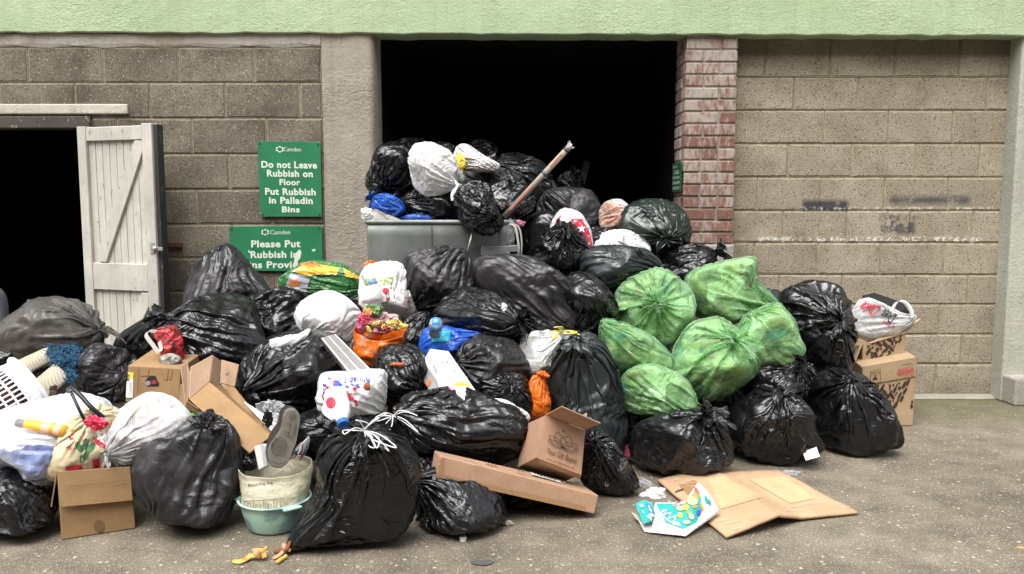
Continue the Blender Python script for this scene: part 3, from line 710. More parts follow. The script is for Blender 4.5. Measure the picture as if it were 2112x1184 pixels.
# ---------------------------------------------------------------- film materials
def film(name, base, rough=.25, sheer=0., tint=None, bump=.5, spec=.5, sss=0., mott=None, clear=0.):
    """thin polythene: fine stretch lines along the film, crinkles; sheer films let the rubbish inside show"""
    m = mat(name, base, rough, spec); t = NT(m); uv = lambda s: t.co('UV', s)
    wob = t.noise(1., uv((2.5, 2, 1)), detail=2, out=1)
    vm = t.n('VectorMath', operation='MULTIPLY_ADD'); t.set(vm.inputs[0], wob); vm.inputs[1].default_value = (.16, .2, 0); t.set(vm.inputs[2], uv((1, .75, 1)))
    cell = t.n('TexVoronoi', feature='F1'); t.set(cell.inputs['Vector'], vm.outputs[0]); cell.inputs['Scale'].default_value = 5.5
    sep = t.n('SeparateColor'); t.set(sep.inputs[0], cell.outputs[1])
    def streak(k, sx, sy, det):            # straight stretch lines whose direction changes from facet to facet
        rt = t.n('VectorRotate', rotation_type='Z_AXIS'); t.set(rt.inputs['Vector'], vm.outputs[0]); t.set(rt.inputs['Angle'], t.math('MULTIPLY', t.math('SUBTRACT', sep.outputs[k], .5), 2.2))
        mp = t.n('Mapping'); t.set(mp.inputs[0], rt.outputs[0]); mp.inputs['Scale'].default_value = (sx, sy, 1); return t.noise(1., mp.outputs[0], detail=det, rough=.55)
    s1 = streak(0, 30, 4, 3); s2 = streak(1, 70, 9, 2)
    fac = t.noise(1., uv((16, 10, 1)), detail=4, rough=.6, dist=.8)
    msk = t.ramp(t.noise(1., uv((5, 4, 1)), detail=2), [(.38, .15), (.62, 1)])
    b = t.bump(cell.outputs[0], .26*bump, .05); c2 = t.voro(11, vm.outputs[0]); b = t.bump(t.math('MULTIPLY', c2, msk), .28*bump, .03, b)
    b = t.bump(t.math('MULTIPLY', s1, msk), .95*bump, .015, b); b = t.bump(t.math('MULTIPLY', s2, msk), .9*bump, .007, b)
    t.normal(b)
    t.rough(t.ramp(t.noise(1., uv((7, 5, 1)), detail=4), [(.32, rough*.8), (.7, rough*1.7)]))
    c = None
    if mott:
        c = t.mix(t.ramp(t.noise(1., uv((7, 5, 1)), detail=5, rough=.6), [(.46, 0), (.64, 1)]), base, mott); t.color(c)
    if clear:
        out = t.nt.nodes['Material Output']; tr = t.n('BsdfTransparent'); tr.inputs[0].default_value = (*(tint or (1, 1, 1)), 1)
        lw = t.n('LayerWeight'); lw.inputs[0].default_value = .35
        k = t.math('SUBTRACT', 1., t.math('MULTIPLY', t.math('SUBTRACT', 1., lw.outputs[1]), clear)); k = t.math('ADD', k, t.math('MULTIPLY', t.math('SUBTRACT', fac, .5), .5), True)
        mx = t.n('MixShader'); t.set(mx.inputs[0], k); t.nt.links.new(tr.outputs[0], mx.inputs[1]); t.nt.links.new(t.b.outputs[0], mx.inputs[2])
        t.nt.links.new(mx.outputs[0], out.inputs[0])
    if sss:
        out = t.nt.nodes['Material Output']; tl = t.n('BsdfTranslucent'); tl.inputs[0].default_value = (*(tint or base), 1)
        src = out.inputs[0].links[0].from_socket; mx = t.n('MixShader'); mx.inputs[0].default_value = sss
        t.nt.links.new(src, mx.inputs[1]); t.nt.links.new(tl.outputs[0], mx.inputs[2]); t.nt.links.new(mx.outputs[0], out.inputs[0])
    return m
F_BLACK = film('black_film', (.006, .006, .0072), .23, bump=.95)
F_BLACK2 = film('glossy_black_film', (.0045, .0045, .0055), .18, bump=1.05)
F_GREYB = film('thin_charcoal_film', (.014, .013, .015), .34, bump=.75, mott=(.030, .025, .027))
F_SLATE = film('slate_film', (.016, .021, .022), .27, bump=.5)
F_DKGRN = film('dark_green_film', (.013, .021, .017), .24, bump=.4)
F_SHEER = film('sheer_brown_film', (.085, .08, .075), .3, bump=.8, clear=.5, tint=(.8, .75, .68))
F_WHITE = film('white_film', (.84, .84, .83), .32, bump=.8, sss=.25, tint=(.85, .84, .83))
F_WHITE2 = film('thin_white_film', (.72, .73, .74), .28, bump=.9, clear=.5)
F_CLEAR = film('clear_film', (.66, .67, .70), .16, bump=1., clear=.86)
F_GREEN = film('pale_green_film', (.27, .45, .245), .14, bump=.85, clear=.86, tint=(.64, .87, .58))
F_BLUE = film('blue_film', (.012, .065, .36), .25, bump=.55, mott=(.02, .12, .50))
F_ORANGE = film('orange_film', (.72, .15, .012), .27, bump=.45, sss=.15)
M_STRING = mat('white_string', (.7, .7, .7), .45); M_YSTRING = mat('yellow_string', (.62, .55, .06), .45)
def rubbish_mat(name, cols, sc=9, top=None):
    m = mat(name, rough=.6); t = NT(m); c = t.voro(sc, t.co(scale=(1, 1, 1.3)), out=1); s = t.n('SeparateColor'); t.set(s.inputs[0], c)
    col = t.ramp(s.outputs[0], [(i/len(cols), k) for i, k in enumerate(cols)], 'CONSTANT')
    col = t.mix(1., col, t.ramp(t.noise(22, detail=4), [(.3, .6), (.7, 1.15)]), 'MULTIPLY'); 
    if top is not None:
        g = t.n('SeparateXYZ'); t.set(g.inputs[0], t.co()); col = t.mix(t.math('GREATER_THAN', t.math('ADD', g.outputs[2], t.math('MULTIPLY', t.noise(6), .14)), top+.07), col, (.74, .74, .73))
    t.color(col)
    t.normal(t.bump(t.voro(sc), .6, .05)); return m
M_RUB = rubbish_mat('mixed_recycling', [(.50, .50, .40), (.68, .68, .62), (.20, .24, .16), (.74, .74, .72), (.06, .28, .30), (.42, .36, .22), (.66, .65, .50), (.22, .25, .14), (.56, .55, .36), (.42, .44, .34)], 11)
M_RUBB = rubbish_mat('brown_rubbish', [(.14, .10, .07), (.22, .16, .11), (.06, .05, .045), (.28, .24, .19), (.10, .09, .06)], 7)
M_RUBW = rubbish_mat('pale_rubbish', [(.5, .48, .45), (.62, .55, .3), (.55, .55, .55), (.42, .24, .22), (.35, .42, .38)], 8)
M_RUBO = rubbish_mat('orange_rubbish', [(.62, .22, .10), (.66, .30, .16), (.6, .26, .14)], 5)
M_RUBBL = rubbish_mat('blue_clothes', [(.05, .10, .34), (.10, .18, .48), (.22, .30, .55), (.04, .07, .22)], 6, U(100, 896, 3.1).z)
M_RUBK = rubbish_mat('grey_rubbish', [(.10, .10, .09), (.2, .19, .15), (.05, .05, .05), (.3, .26, .14)], 8)
# ================================================================ the bags, back to front
BB = 'black bin bags of the heap'
def bb(label, outline, Y, neck, proto, spin=0., tuft=None, m=None, thick=1., **kw):
    return bag('bin_bag', label, 'bin bag', outline, Y, neck, m or F_BLACK, thick, proto, spin, tuft, BB, **kw)
# deep in the store, behind the bin
bb('black bin bag in the shade at the very back, crumpled peak showing', [(815, 300), (835, 288), (870, 286), (890, 300), (885, 340), (820, 340)], 5.5, (850, 290), 3, 1., None)
bb('black bin bag in the shade behind the round white bag', [(885, 305), (905, 294), (935, 300), (950, 318), (940, 350), (890, 350)], 5.35, (915, 296), 5, 2., None)
bb('black bin bag in the deep shade behind the pale tied sleeve', [(960, 310), (985, 288), (1015, 296), (1030, 325), (1015, 350), (965, 350)], 5.6, (990, 292), 1, 2.6, None)
bb('small crumpled black bin bag in the shade beside the long tube', [(1140, 395), (1152, 365), (1180, 352), (1200, 370), (1200, 410), (1150, 420)], 5.5, (1180, 356), 8, 2.2, 'flare', F_BLACK2)
bb('big black bin bag on the store heap behind the long tube', [(1020, 345), (1045, 318), (1085, 320), (1118, 335), (1140, 370), (1150, 405), (1110, 440), (1050, 430), (1020, 400)], 5.2, (1025, 350, -1), 0, .5, 'flare', thick=.9)
bb('black bin bag on the metal bin with fanned pleats, touching the rendered pillar', [(756, 375), (768, 340), (786, 305), (815, 294), (848, 300), (862, 330), (862, 380), (848, 402), (805, 412), (768, 402)], 4.82, (797, 392), 2, 0., 'rose', m=F_BLACK2)
bb('small crinkled black bin bag under the round white bag on the bin', [(822, 425), (845, 395), (890, 388), (935, 402), (948, 430), (940, 462), (850, 466), (828, 455)], 4.72, (838, 408), 5, .9, 'flare', F_BLACK2)
bb('flat topped charcoal bin bag in the bin under the pale sleeve', [(938, 385), (960, 350), (1010, 345), (1065, 358), (1085, 385), (1075, 420), (1000, 430), (945, 420)], 4.95, None, 7, 0., None, m=F_GREYB)
bb('black bin bag hanging over the bin rim, pleats around a big knot', [(936, 408), (955, 382), (985, 374), (1010, 385), (1020, 420), (1038, 460), (1012, 484), (978, 476), (948, 452)], 4.42, (1012, 446), 4, .4, 'rose', m=F_BLACK2, thick=.9)
bb('black bin bag in the bin that the long tube sticks out of', [(1000, 390), (1035, 372), (1075, 378), (1100, 402), (1098, 432), (1065, 456), (1030, 450), (1008, 425)], 4.66, (1020, 440), 9, 1.4, None, m=F_BLACK2, thick=.9)
bb('dull charcoal bin bag behind the red and white star bag', [(1110, 430), (1128, 396), (1170, 388), (1215, 394), (1235, 420), (1240, 455), (1225, 490), (1165, 495), (1115, 475)], 4.98, (1235, 500, 1), 6, 0., None, m=F_GREYB)
bb('black bin bag wedged between the white bag and the star bag', [(1205, 490), (1225, 468), (1258, 476), (1265, 510), (1230, 535)], 4.72, None, 2, 1., None)
bb('dark green bin bag with a long knotted tie below the brick pillar', [(1280, 460), (1292, 428), (1330, 413), (1385, 416), (1418, 440), (1428, 480), (1410, 512), (1365, 522), (1310, 515), (1285, 490)], 4.78, (1362, 488), 10, 0., 'loops', m=F_DKGRN)
bb('black bin bag below the brick pillar, its crumpled tuft touching the block wall', [(1360, 560), (1375, 520), (1420, 500), (1465, 515), (1475, 545), (1450, 590), (1400, 610), (1365, 595)], 4.72, (1472, 522), 0, 2., 'flare', m=F_BLACK)
bb('black bin bag knotted at its peak in front of the red and white star bag', [(1080, 555), (1100, 505), (1140, 468), (1180, 464), (1210, 500), (1212, 540), (1180, 570), (1110, 580)], 4.5, (1158, 482), 3, .3, 'rose', m=F_BLACK2)
bb('slate grey bin bag tied with ears, lying above the green bags', [(1198, 545), (1212, 515), (1265, 506), (1325, 514), (1358, 540), (1352, 575), (1300, 600), (1235, 600), (1205, 578)], 4.42, (1354, 546), 8, 2., 'loops', m=F_SLATE)
bb('black bin bag gathered towards the yellow ties, beside the large charcoal bag', [(1165, 585), (1205, 565), (1248, 590), (1274, 632), (1268, 672), (1225, 700), (1180, 690)], 4.12, (1172, 676), 5, 1., 'flare')
bb('large smooth charcoal bin bag lying aslant at the middle of the heap', [(980, 572), (990, 534), (1050, 527), (1110, 538), (1160, 568), (1196, 612), (1200, 650), (1180, 682), (1120, 692), (1070, 668), (1020, 630)], 4.22, (1182, 672), 1, .6, 'flare', m=F_GREYB, thick=.9)
bb('charcoal bin bag with lengthwise folds leaning on the metal bin', [(828, 565), (848, 526), (900, 511), (950, 514), (975, 545), (984, 590), (960, 622), (910, 645), (860, 650), (838, 615)], 4.3, (842, 645, 1), 7, 1.3, None, m=F_GREYB, thick=.95)
bb('black bin bag with a scrap of white in its crumpled tie', [(892, 660), (915, 620), (960, 598), (1010, 605), (1055, 630), (1078, 665), (1070, 690), (1010, 700), (930, 695)], 4.02, (1052, 648), 6, .4, 'flare')
bb('peaked charcoal bin bag leaning on the block wall under the wide green sign', [(388, 612), (396, 560), (430, 524), (466, 506), (494, 524), (530, 566), (560, 604), (545, 640), (470, 655), (400, 645)], 4.62, (466, 512, 1), 9, .2, None, m=F_GREYB)
bb('black bin bag between the peaked bag and the tied white bag', [(510, 645), (540, 603), (590, 594), (628, 610), (645, 650), (625, 700), (570, 712), (525, 690)], 4.32, (640, 640, 1), 4, 2.5, None)
bb('glossy black bin bag with stretched creases under the peaked bag', [(352, 690), (362, 648), (402, 618), (452, 613), (502, 627), (524, 662), (550, 702), (530, 735), (470, 752), (400, 750), (364, 722)], 3.98, (362, 652), 0, 4., 'flare', m=F_BLACK2)
bb('crumpled black bin bag between the orange carrier and the blue bag', [(830, 690), (840, 655), (875, 642), (902, 660), (898, 705), (860, 725), (835, 715)], 4.08, (880, 650), 2, 3., None, m=F_BLACK2)
bb('wide black bin bag with a knotted corner under the tied white bag', [(484, 790), (508, 735), (558, 700), (640, 690), (700, 706), (722, 750), (700, 820), (640, 858), (560, 850), (508, 832)], 3.72, (512, 800), 11, .5, 'rose')
bb('black bin bag with an orange peel lying on it', [(768, 760), (780, 722), (830, 712), (868, 722), (895, 765), (905, 815), (850, 832), (790, 822), (772, 795)], 3.7, None, 8, 1., None)
bb('black bin bag with a gathered side knot beside the white appliance box', [(942, 740), (965, 702), (1010, 692), (1058, 708), (1088, 750), (1080, 790), (1030, 812), (965, 800), (944, 772)], 3.85, (948, 742), 10, 1.6, 'knot', m=F_GREYB)
bb('black bin bag with a pleated knot above the long drawstring bag', [(975, 820), (985, 785), (1035, 770), (1080, 780), (1098, 815), (1090, 850), (1040, 870), (990, 860)], 3.68, (1050, 782), 3, 2.2, 'rose', m=F_BLACK2)
bb('tall standing black bin bag knotted at the top, behind the printed gift box', [(1132, 800), (1142, 745), (1165, 705), (1200, 690), (1235, 702), (1268, 755), (1285, 830), (1290, 910), (1250, 960), (1180, 960), (1140, 890)], 3.8, (1200, 692), 1, 2., 'rose', m=F_SLATE, thick=.85)
bb('flattened black bin bag under the printed white carrier', [(598, 900), (615, 862), (680, 838), (760, 845), (815, 880), (800, 930), (700, 950), (620, 945)], 3.45, (640, 845, 1), 6, 1., None)
bb('small glossy black bin bag on the ground beside the printed gift box', [(1200, 1000), (1202, 930), (1222, 890), (1260, 900), (1295, 950), (1316, 1005), (1300, 1026), (1240, 1032)], 3.38, (1222, 896), 9, 3., 'knot', m=F_BLACK2)
bb('long black bin bag with white drawstring, lying behind the flat carton', [(806, 900), (815, 845), (850, 815), (930, 808), (1010, 822), (1070, 850), (1090, 885), (1070, 935), (1020, 962), (920, 945), (840, 930)], 3.42, (826, 856), 7, .4, 'knot', thick=.8)
bb('black bin bag on the ground under the long flat carton', [(855, 1040), (862, 985), (900, 965), (980, 980), (1030, 1020), (1042, 1075), (1010, 1108), (930, 1114), (868, 1098)], 3.06, (880, 975), 5, .2, None)
bb('black bin bag in the shade behind the flat carton near the ground', [(1010, 1040), (1040, 1000), (1120, 1000), (1190, 1030), (1180, 1075), (1090, 1082), (1030, 1075)], 3.35, None, 2, .2, None)
bb('black bin bag in the shade under the long drawstring bag', [(800, 960), (830, 920), (900, 930), (930, 980), (880, 1020), (815, 1010)], 3.4, None, 10, .2, None)
# right-hand side
bb('glossy black bin bag with a sunburst of pleats, leaning on the printed cartons', [(1612, 650), (1628, 604), (1680, 584), (1732, 596), (1760, 640), (1762, 700), (1745, 748), (1705, 790), (1655, 770), (1620, 715)], 4.36, (1702, 640), 2, .8, 'rose', m=F_BLACK2)
bb('slate bin bag peeping out behind the green bags against the block wall', [(1560, 625), (1580, 598), (1612, 602), (1632, 630), (1600, 660)], 4.85, None, 1, 0., None, m=F_SLATE)
bb('loosely knotted black bin bag with a hanging flap, under the green bags', [(1530, 800), (1545, 752), (1600, 735), (1650, 742), (1662, 775), (1640, 815), (1580, 840)], 4.1, (1622, 752), 4, .4, 'flare', m=F_BLACK)
bag('sheer_bag', 'sheer grey bag of pale rubbish wedged between black bags beside the printed cartons', 'bin bag', [(1618, 800), (1640, 755), (1690, 752), (1715, 790), (1690, 850), (1640, 870)], 4.4, None, F_SHEER, 1., 6, 0., None, inside=M_RUBW)
bb('squarish black bin bag neatly knotted on top, at the end of the heap', [(1686, 850), (1700, 795), (1742, 772), (1795, 785), (1830, 830), (1846, 895), (1838, 925), (1770, 940), (1710, 932), (1690, 900)], 3.98, (1742, 776), 3, 1.7, 'knot')
bb('black bin bag with a torn label sticking out of its side', [(1506, 880), (1530, 835), (1575, 808), (1622, 806), (1660, 840), (1692, 905), (1680, 942), (1620, 966), (1550, 955), (1512, 925)], 3.82, (1600, 808), 8, .6, 'loops')
bb('black bin bag in the gap between the two knotted front bags', [(1440, 860), (1460, 815), (1520, 808), (1560, 840), (1545, 900), (1470, 910)], 4.12, None, 0, 1., None)
bb('squat black bin bag with a tufted knot behind the flattened cardboard', [(1305, 920), (1318, 872), (1365, 848), (1435, 845), (1490, 868), (1506, 920), (1496, 965), (1430, 990), (1350, 990), (1312, 965)], 3.66, (1438, 850), 11, 2., 'flare')
bb('black bin bag in the shade behind the green bags', [(1400, 760), (1480, 700), (1580, 700), (1600, 780), (1500, 830), (1420, 810)], 4.5, None, 9, 1., None)
bb('black bin bag in the shade below the lowest green bag', [(1270, 880), (1290, 830), (1350, 830), (1370, 900), (1340, 960), (1280, 950)], 4.05, None, 10, 1., None)
# front row
bb('big upright black bin bag with white drawstring and a pointed corner on the ground', [(655, 935), (690, 893), (765, 878), (830, 905), (862, 955), (862, 1025), (846, 1105), (812, 1142), (705, 1150), (598, 1158), (622, 1080), (650, 1000)], 2.86, (772, 884), 0, .3, 'rose', m=F_BLACK2, thick=.85, grow=1.02)
bb('charcoal bin bag with a crumpled open top beside the mint tub', [(282, 940), (320, 900), (380, 880), (420, 866), (460, 872), (486, 910), (496, 985), (486, 1060), (462, 1108), (350, 1116), (316, 1070), (292, 1000)], 3.02, (428, 880, 1), 9, 1.4, None, m=F_GREYB, thick=.8, grow=.98)
bb('black bin bag lying on the ground beside the open carton with the leaf bag', [(-60, 1040), (-40, 985), (20, 968), (75, 985), (108, 1030), (112, 1080), (60, 1112), (-20, 1122)], 2.98, (-50, 1000), 4, 1.9, None)
bb('dull black bin bag behind the rug and the carton with a hole', [(142, 790), (160, 735), (205, 708), (255, 722), (288, 765), (290, 820), (240, 845), (170, 840)], 3.78, (150, 800, 1), 1, 1.5, None, m=F_GREYB)
bb('black bin bag in the shade behind the clear bag of clothes', [(180, 900), (220, 840), (300, 850), (330, 930), (300, 1000), (210, 990)], 3.45, None, 7, .5, None)
bb('black bin bag in the shade behind the beige recycling sack', [(470, 960), (500, 900), (580, 890), (640, 930), (640, 1020), (520, 1030)], 3.4, None, 2, .5, None)
bag('sheer_bag', 'sheer brownish bag with a paper sheet on top, in front of the dark doorway', 'bin bag', [(12, 700), (20, 668), (55, 635), (85, 616), (150, 628), (195, 655), (222, 690), (205, 730), (130, 748), (40, 742)], 3.95, (218, 688), F_SHEER, .9, 5, 1., 'tail', inside=M_RUBB, size=.6)
bb('black bin bag in the shade below the sheer brownish bag', [(-40, 740), (0, 690), (60, 700), (80, 760), (20, 800)], 3.9, None, 3, 1.5, None)
# fillers under the heap: the bags that carry the others
for lab, o_, Y_, p_ in (('black bin bag deep under the heap below the white carrier', [(560, 720), (640, 640), (800, 640), (860, 740), (780, 830), (600, 830)], 4.3, 1),
                     ('black bin bag deep under the heap below the large charcoal bag', [(960, 720), (1040, 660), (1160, 680), (1180, 780), (1080, 840), (970, 820)], 4.3, 4),
                     ('black bin bag in the gap under the slate bag', [(1180, 660), (1240, 590), (1330, 610), (1340, 700), (1220, 740)], 4.55, 7),
                     ('black bin bag in the gap under the wide black bag', [(380, 800), (460, 730), (560, 760), (560, 860), (420, 880)], 4.0, 9),
                     ('black bin bag deep in the gap behind the knotted star bag', [(1060, 520), (1090, 450), (1150, 440), (1170, 520), (1100, 600)], 4.85, 2)):
    bb(lab, o_, Y_, None, p_, .7, None)
# ---- green bags
GG = 'pale green recycling bags'
def gb(label, outline, Y, neck, proto, spin=0., tuft=None, **kw):
    return bag('recycling_bag', label, 'recycling bag', outline, Y, neck, F_GREEN, .95, proto, spin, tuft, GG, inside=M_RUB, **kw)
gb('pale green bag with a central knot and hanging tie, below the slate bag', [(1272, 640), (1290, 590), (1350, 556), (1392, 568), (1428, 605), (1420, 650), (1375, 705), (1320, 700), (1280, 680)], 4.18, (1348, 628), 4, .5, 'rose')
gb('biggest pale green bag, with a peaked corner against the block wall', [(1410, 590), (1425, 560), (1470, 545), (1552, 532), (1562, 580), (1598, 620), (1570, 650), (1500, 662), (1440, 650)], 4.38, (1600, 622), 11, 1., None)
gb('pale green bag lying beside the tall black bag', [(1236, 690), (1246, 660), (1290, 668), (1345, 695), (1385, 735), (1378, 772), (1320, 780), (1262, 765)], 4.0, (1240, 668), 6, 2., None)
gb('pale green bag with a tufted knot in the middle of the green ones', [(1385, 770), (1400, 715), (1430, 672), (1490, 660), (1530, 690), (1572, 740), (1560, 785), (1510, 815), (1440, 822), (1395, 800)], 3.94, (1505, 684), 8, .3, 'flare')
gb('boxy pale green bag beside the black sunburst bag', [(1515, 690), (1540, 650), (1605, 628), (1632, 655), (1650, 712), (1610, 745), (1555, 762), (1520, 735)], 4.16, (1530, 640, 1), 3, 1., None)
gb('lowest pale green bag, above the squat black bag with the tuft', [(1278, 800), (1295, 762), (1350, 755), (1410, 780), (1432, 825), (1425, 850), (1360, 858), (1295, 845)], 3.84, (1430, 846), 7, .2, None)
# ---- white bags and carriers
def wb(label, outline, Y, neck, proto, spin=0., tuft=None, m=None, name='carrier_bag', cat='carrier bag', **kw):
    return bag(name, label, cat, outline, Y, neck, m or F_WHITE, kw.pop('thick', .95), proto, spin, tuft, kw.pop('group', None), **kw)
T2 = wb('round white bag on top of the metal bin', [(848, 335), (858, 304), (890, 297), (925, 312), (945, 345), (938, 385), (915, 398), (880, 402), (856, 382)], 4.62, (943, 380), 1, .5, 'tail', size=.7)
wb('pale tied sleeve of padding lying on the bin heap beside the round white bag', [(938, 325), (945, 303), (965, 299), (1000, 322), (1028, 338), (1022, 352), (985, 354), (955, 348)], 4.78, (1024, 346), 7, 0., None, name='padded_sleeve', cat='sleeve', m=film('pinkish_white_film', (.62, .57, .57), .4, bump=1.1))
wb('white bag half hidden behind the slate bag', [(1228, 510), (1245, 482), (1285, 474), (1325, 490), (1342, 515), (1320, 535), (1250, 540)], 4.62, (1330, 530, 1), 8, .5, None)
STAR = wb('red and white star patterned carrier behind a black knotted bag', [(1128, 500), (1140, 455), (1162, 432), (1195, 440), (1215, 470), (1224, 512), (1190, 530), (1140, 530)], 4.66, (1180, 540, 1), 5, .2, None, thick=.7)
wb('clear bag of orange rubbish between the charcoal and dark green bags', [(1236, 440), (1248, 418), (1278, 412), (1295, 430), (1285, 465), (1262, 478), (1240, 468)], 4.86, (1290, 432), 9, .2, None, m=F_CLEAR, name='clear_bag', cat='clear bag', inside=M_RUBO)
wb('white tied bag with a long twisted tail, above the wide black bag', [(610, 655), (625, 622), (665, 603), (712, 610), (742, 640), (745, 672), (715, 702), (675, 695), (632, 686)], 4.05, (630, 684), 3, .4, None)
GW = wb('white paper carrier with green waste printing, against the metal bin', [(742, 590), (755, 552), (800, 540), (832, 548), (845, 590), (856, 645), (835, 656), (790, 640), (750, 630)], 4.24, (790, 545, 1), 10, .2, None, thick=.8)
wb('thin white bag with yellow ties beside the tall black bag', [(1072, 730), (1080, 698), (1120, 688), (1160, 692), (1166, 725), (1145, 768), (1105, 778), (1080, 758)], 3.96, (1158, 692), 2, .4, 'flare', m=F_WHITE2, inside=M_RUBW, name='white_bag', cat='white bag')
PR = wb('white carrier printed in red and blue, with a milk bottle poking out', [(656, 800), (668, 772), (720, 765), (785, 762), (795, 800), (785, 850), (740, 858), (690, 862), (660, 842)], 3.44, (785, 850, 1), 11, 1., None)
wb('white bag tucked behind the long drawstring bag', [(1000, 850), (1020, 826), (1060, 832), (1092, 862), (1060, 890), (1010, 880)], 3.56, None, 1, .4, None)
CL = wb('clear bag of blue clothes lying in front of the laundry basket', [(-60, 930), (-20, 860), (50, 838), (130, 822), (200, 835), (240, 900), (200, 985), (110, 1000), (20, 985), (-30, 965)], 3.12, (-40, 900, 1), 4, .3, None, m=F_CLEAR, inside=M_RUBBL, name='clear_bag', cat='clear bag')
wb('thin white bag tied with a bow, behind the charcoal bag and the leaf bag', [(238, 905), (245, 850), (285, 822), (330, 828), (378, 862), (375, 915), (320, 930), (275, 950), (252, 940)], 3.12, (272, 902), 6, .3, 'loops', m=F_WHITE2, inside=M_RUBW, name='white_bag', cat='white bag')
wb('small bright blue bag on the metal bin under the black pleated bag', [(762, 425), (772, 405), (800, 400), (825, 412), (835, 432), (815, 450), (785, 448), (766, 440)], 4.6, (765, 405), 2, .3, 'flare', m=F_BLUE, name='blue_bag', cat='blue bag')
wb('flat bright blue bag squeezed under a black bag at the bin rim', [(822, 450), (850, 442), (885, 446), (890, 462), (850, 466), (825, 462)], 4.6, (890, 450), 0, .3, None, m=F_BLUE, name='blue_bag', cat='blue bag')
wb('bright blue bag in the middle of the heap, under the water bottle', [(868, 710), (878, 680), (920, 674), (965, 682), (992, 688), (970, 720), (940, 738), (895, 742), (872, 728)], 3.92, (990, 686), 3, .3, 'knot', m=F_BLUE, name='blue_bag', cat='blue bag')
wb('small twisted orange bag beside the tall black bag', [(1086, 850), (1088, 800), (1098, 776), (1120, 778), (1134, 820), (1130, 862), (1105, 868)], 3.72, (1108, 776), 5, .3, 'flare', m=F_ORANGE, name='orange_bag', cat='orange bag')

# twisted tails of tied white bags
def tail(o, name, pts, w, m):
    pp = bez([P_ for P_ in pts], 7); rows = []; n = len(pp)
    for i, p in enumerate(pp):
        t_ = i/(n-1); ww = w*(.35+.75*min(1, t_*1.6)); tt = (pp[min(i+1, n-1)]-pp[max(0, i-1)]).normalized(); u_ = tt.cross(Vector((0, -1, 0))).normalized(); v_ = tt.cross(u_)
        rows.append([p+(u_*math.cos(a)*ww+v_*math.sin(a)*ww*.45)*(1+.22*math.sin(5*a+i*.5)+.15*mnoise.noise(p*60+Vector((a, 0, 0)))) for a in [2*math.pi*k/18 for k in range(19)]])
        rows[-1][-1] = rows[-1][0].copy()
    mb = MB(); mb.grid(rows); mb.add(rows[-1][:-1], [list(range(18))]); return mb.build(name, m, o, smooth=True)
TW = [b for b in BAGS.values() if b['label'].startswith('white tied bag')][0]
tail(T2, 'tied_strand', [U(938, 372, 4.50), U(944, 384, 4.48), U(936, 398, 4.47), U(935, 414, 4.47)], .011, F_WHITE)
# white drawstrings
def neck_of(i): 
    me = BAGS[i].data; n = len(me.vertices); a = np.empty(n*3, np.float32); me.vertices.foreach_get('co', a); return Vector(a.reshape(-1, 3)[-NU_:].mean(0))
for i, o_ in BAGS.items():
    if o_['label'].startswith('big upright'): strands(o_, 'drawstring', neck_of(i)+Vector((0, -.02, .01)), M_STRING, 4, 7, .095, .0022)
    if o_['label'].startswith('thin white bag with yellow'): strands(o_, 'yellow_tie', U(1158, 684, 3.78), M_YSTRING, 5, 6, .075, .0028)
    if o_['label'].startswith('long black bin bag with white'): strands(o_, 'drawstring', neck_of(i)+Vector((-.01, -.01, .01)), M_STRING, 9, 5, .12, .0024)
# ================================================================ everything else in the heap
_BV = {}
CAMP = Vector((0, 0, CAMH))
def bvh_of(o):
    if o.name not in _BV:
        me = o.data; _BV[o.name] = BVHTree.FromPolygons([v.co for v in me.vertices], [list(p.vertices) for p in me.polygons])
    return _BV[o.name]
def on_surface(o, px, py):
    d = (U(px, py, 4)-CAMP).normalized(); h = bvh_of(o).ray_cast(CAMP, d)
    if h[0] is None: return None, None
    n = h[1] if h[1].dot(d) < 0 else -h[1]
    return h[0], n
def lay(o, verts, faces, mb, mi=0, lift=.0018, maxlen=7.):
    """print given in photo pixels laid on to the skin of o, following its folds"""
    bm = bmesh.new(); vv = [bm.verts.new((x, y, 0)) for x, y in verts]
    for f in faces:
        try: bm.faces.new([vv[i] for i in f])
        except ValueError: pass
    bmesh.ops.triangulate(bm, faces=bm.faces[:])
    for _ in range(4):
        e = [x for x in bm.edges if x.calc_length() > maxlen]
        if not e: break
        bmesh.ops.subdivide_edges(bm, edges=e, cuts=1); bmesh.ops.triangulate(bm, faces=[f for f in bm.faces if len(f.verts) > 3])
    hit = {}
    for v in bm.verts:
        p, n = on_surface(o, v.co.x, v.co.y)
        if p is not None: hit[v] = p+n*lift-(p-CAMP).normalized()*lift*.6
    fs = [f for f in bm.faces if all(v in hit for v in f.verts)]
    fs = [f for f in fs if max((hit[f.verts[i]]-hit[f.verts[i-1]]).length for i in range(3)) < .05]
    ids = {}; vs = []
    for f in fs:
        for v in f.verts:
            if v not in ids: ids[v] = len(vs); vs.append(hit[v])
    mb.add(vs, [[ids[v] for v in f.verts] for f in fs], mi); bm.free()
def lay_poly(o, pts, mb, mi=0, **kw): lay(o, pts, [list(range(len(pts)))], mb, mi, **kw)
def lay_text(o, s, q, mb, mi=0, bold=.0, **kw):
    """q: pixel corners of the lettering, top-left, top-right, bottom-right, bottom-left as read"""
    v, f = fit_text(s, 1, 1, bold, **kw); q = [Vector((x, y, 0)) for x, y in q]; out = []
    for p in v:
        a, b = p.x+.5, .5-p.y; w = (q[0]*(1-a)+q[1]*a)*(1-b)+(q[3]*(1-a)+q[2]*a)*b; out.append((w.x, w.y))
    lay(o, out, f, mb, mi, lift=.004)
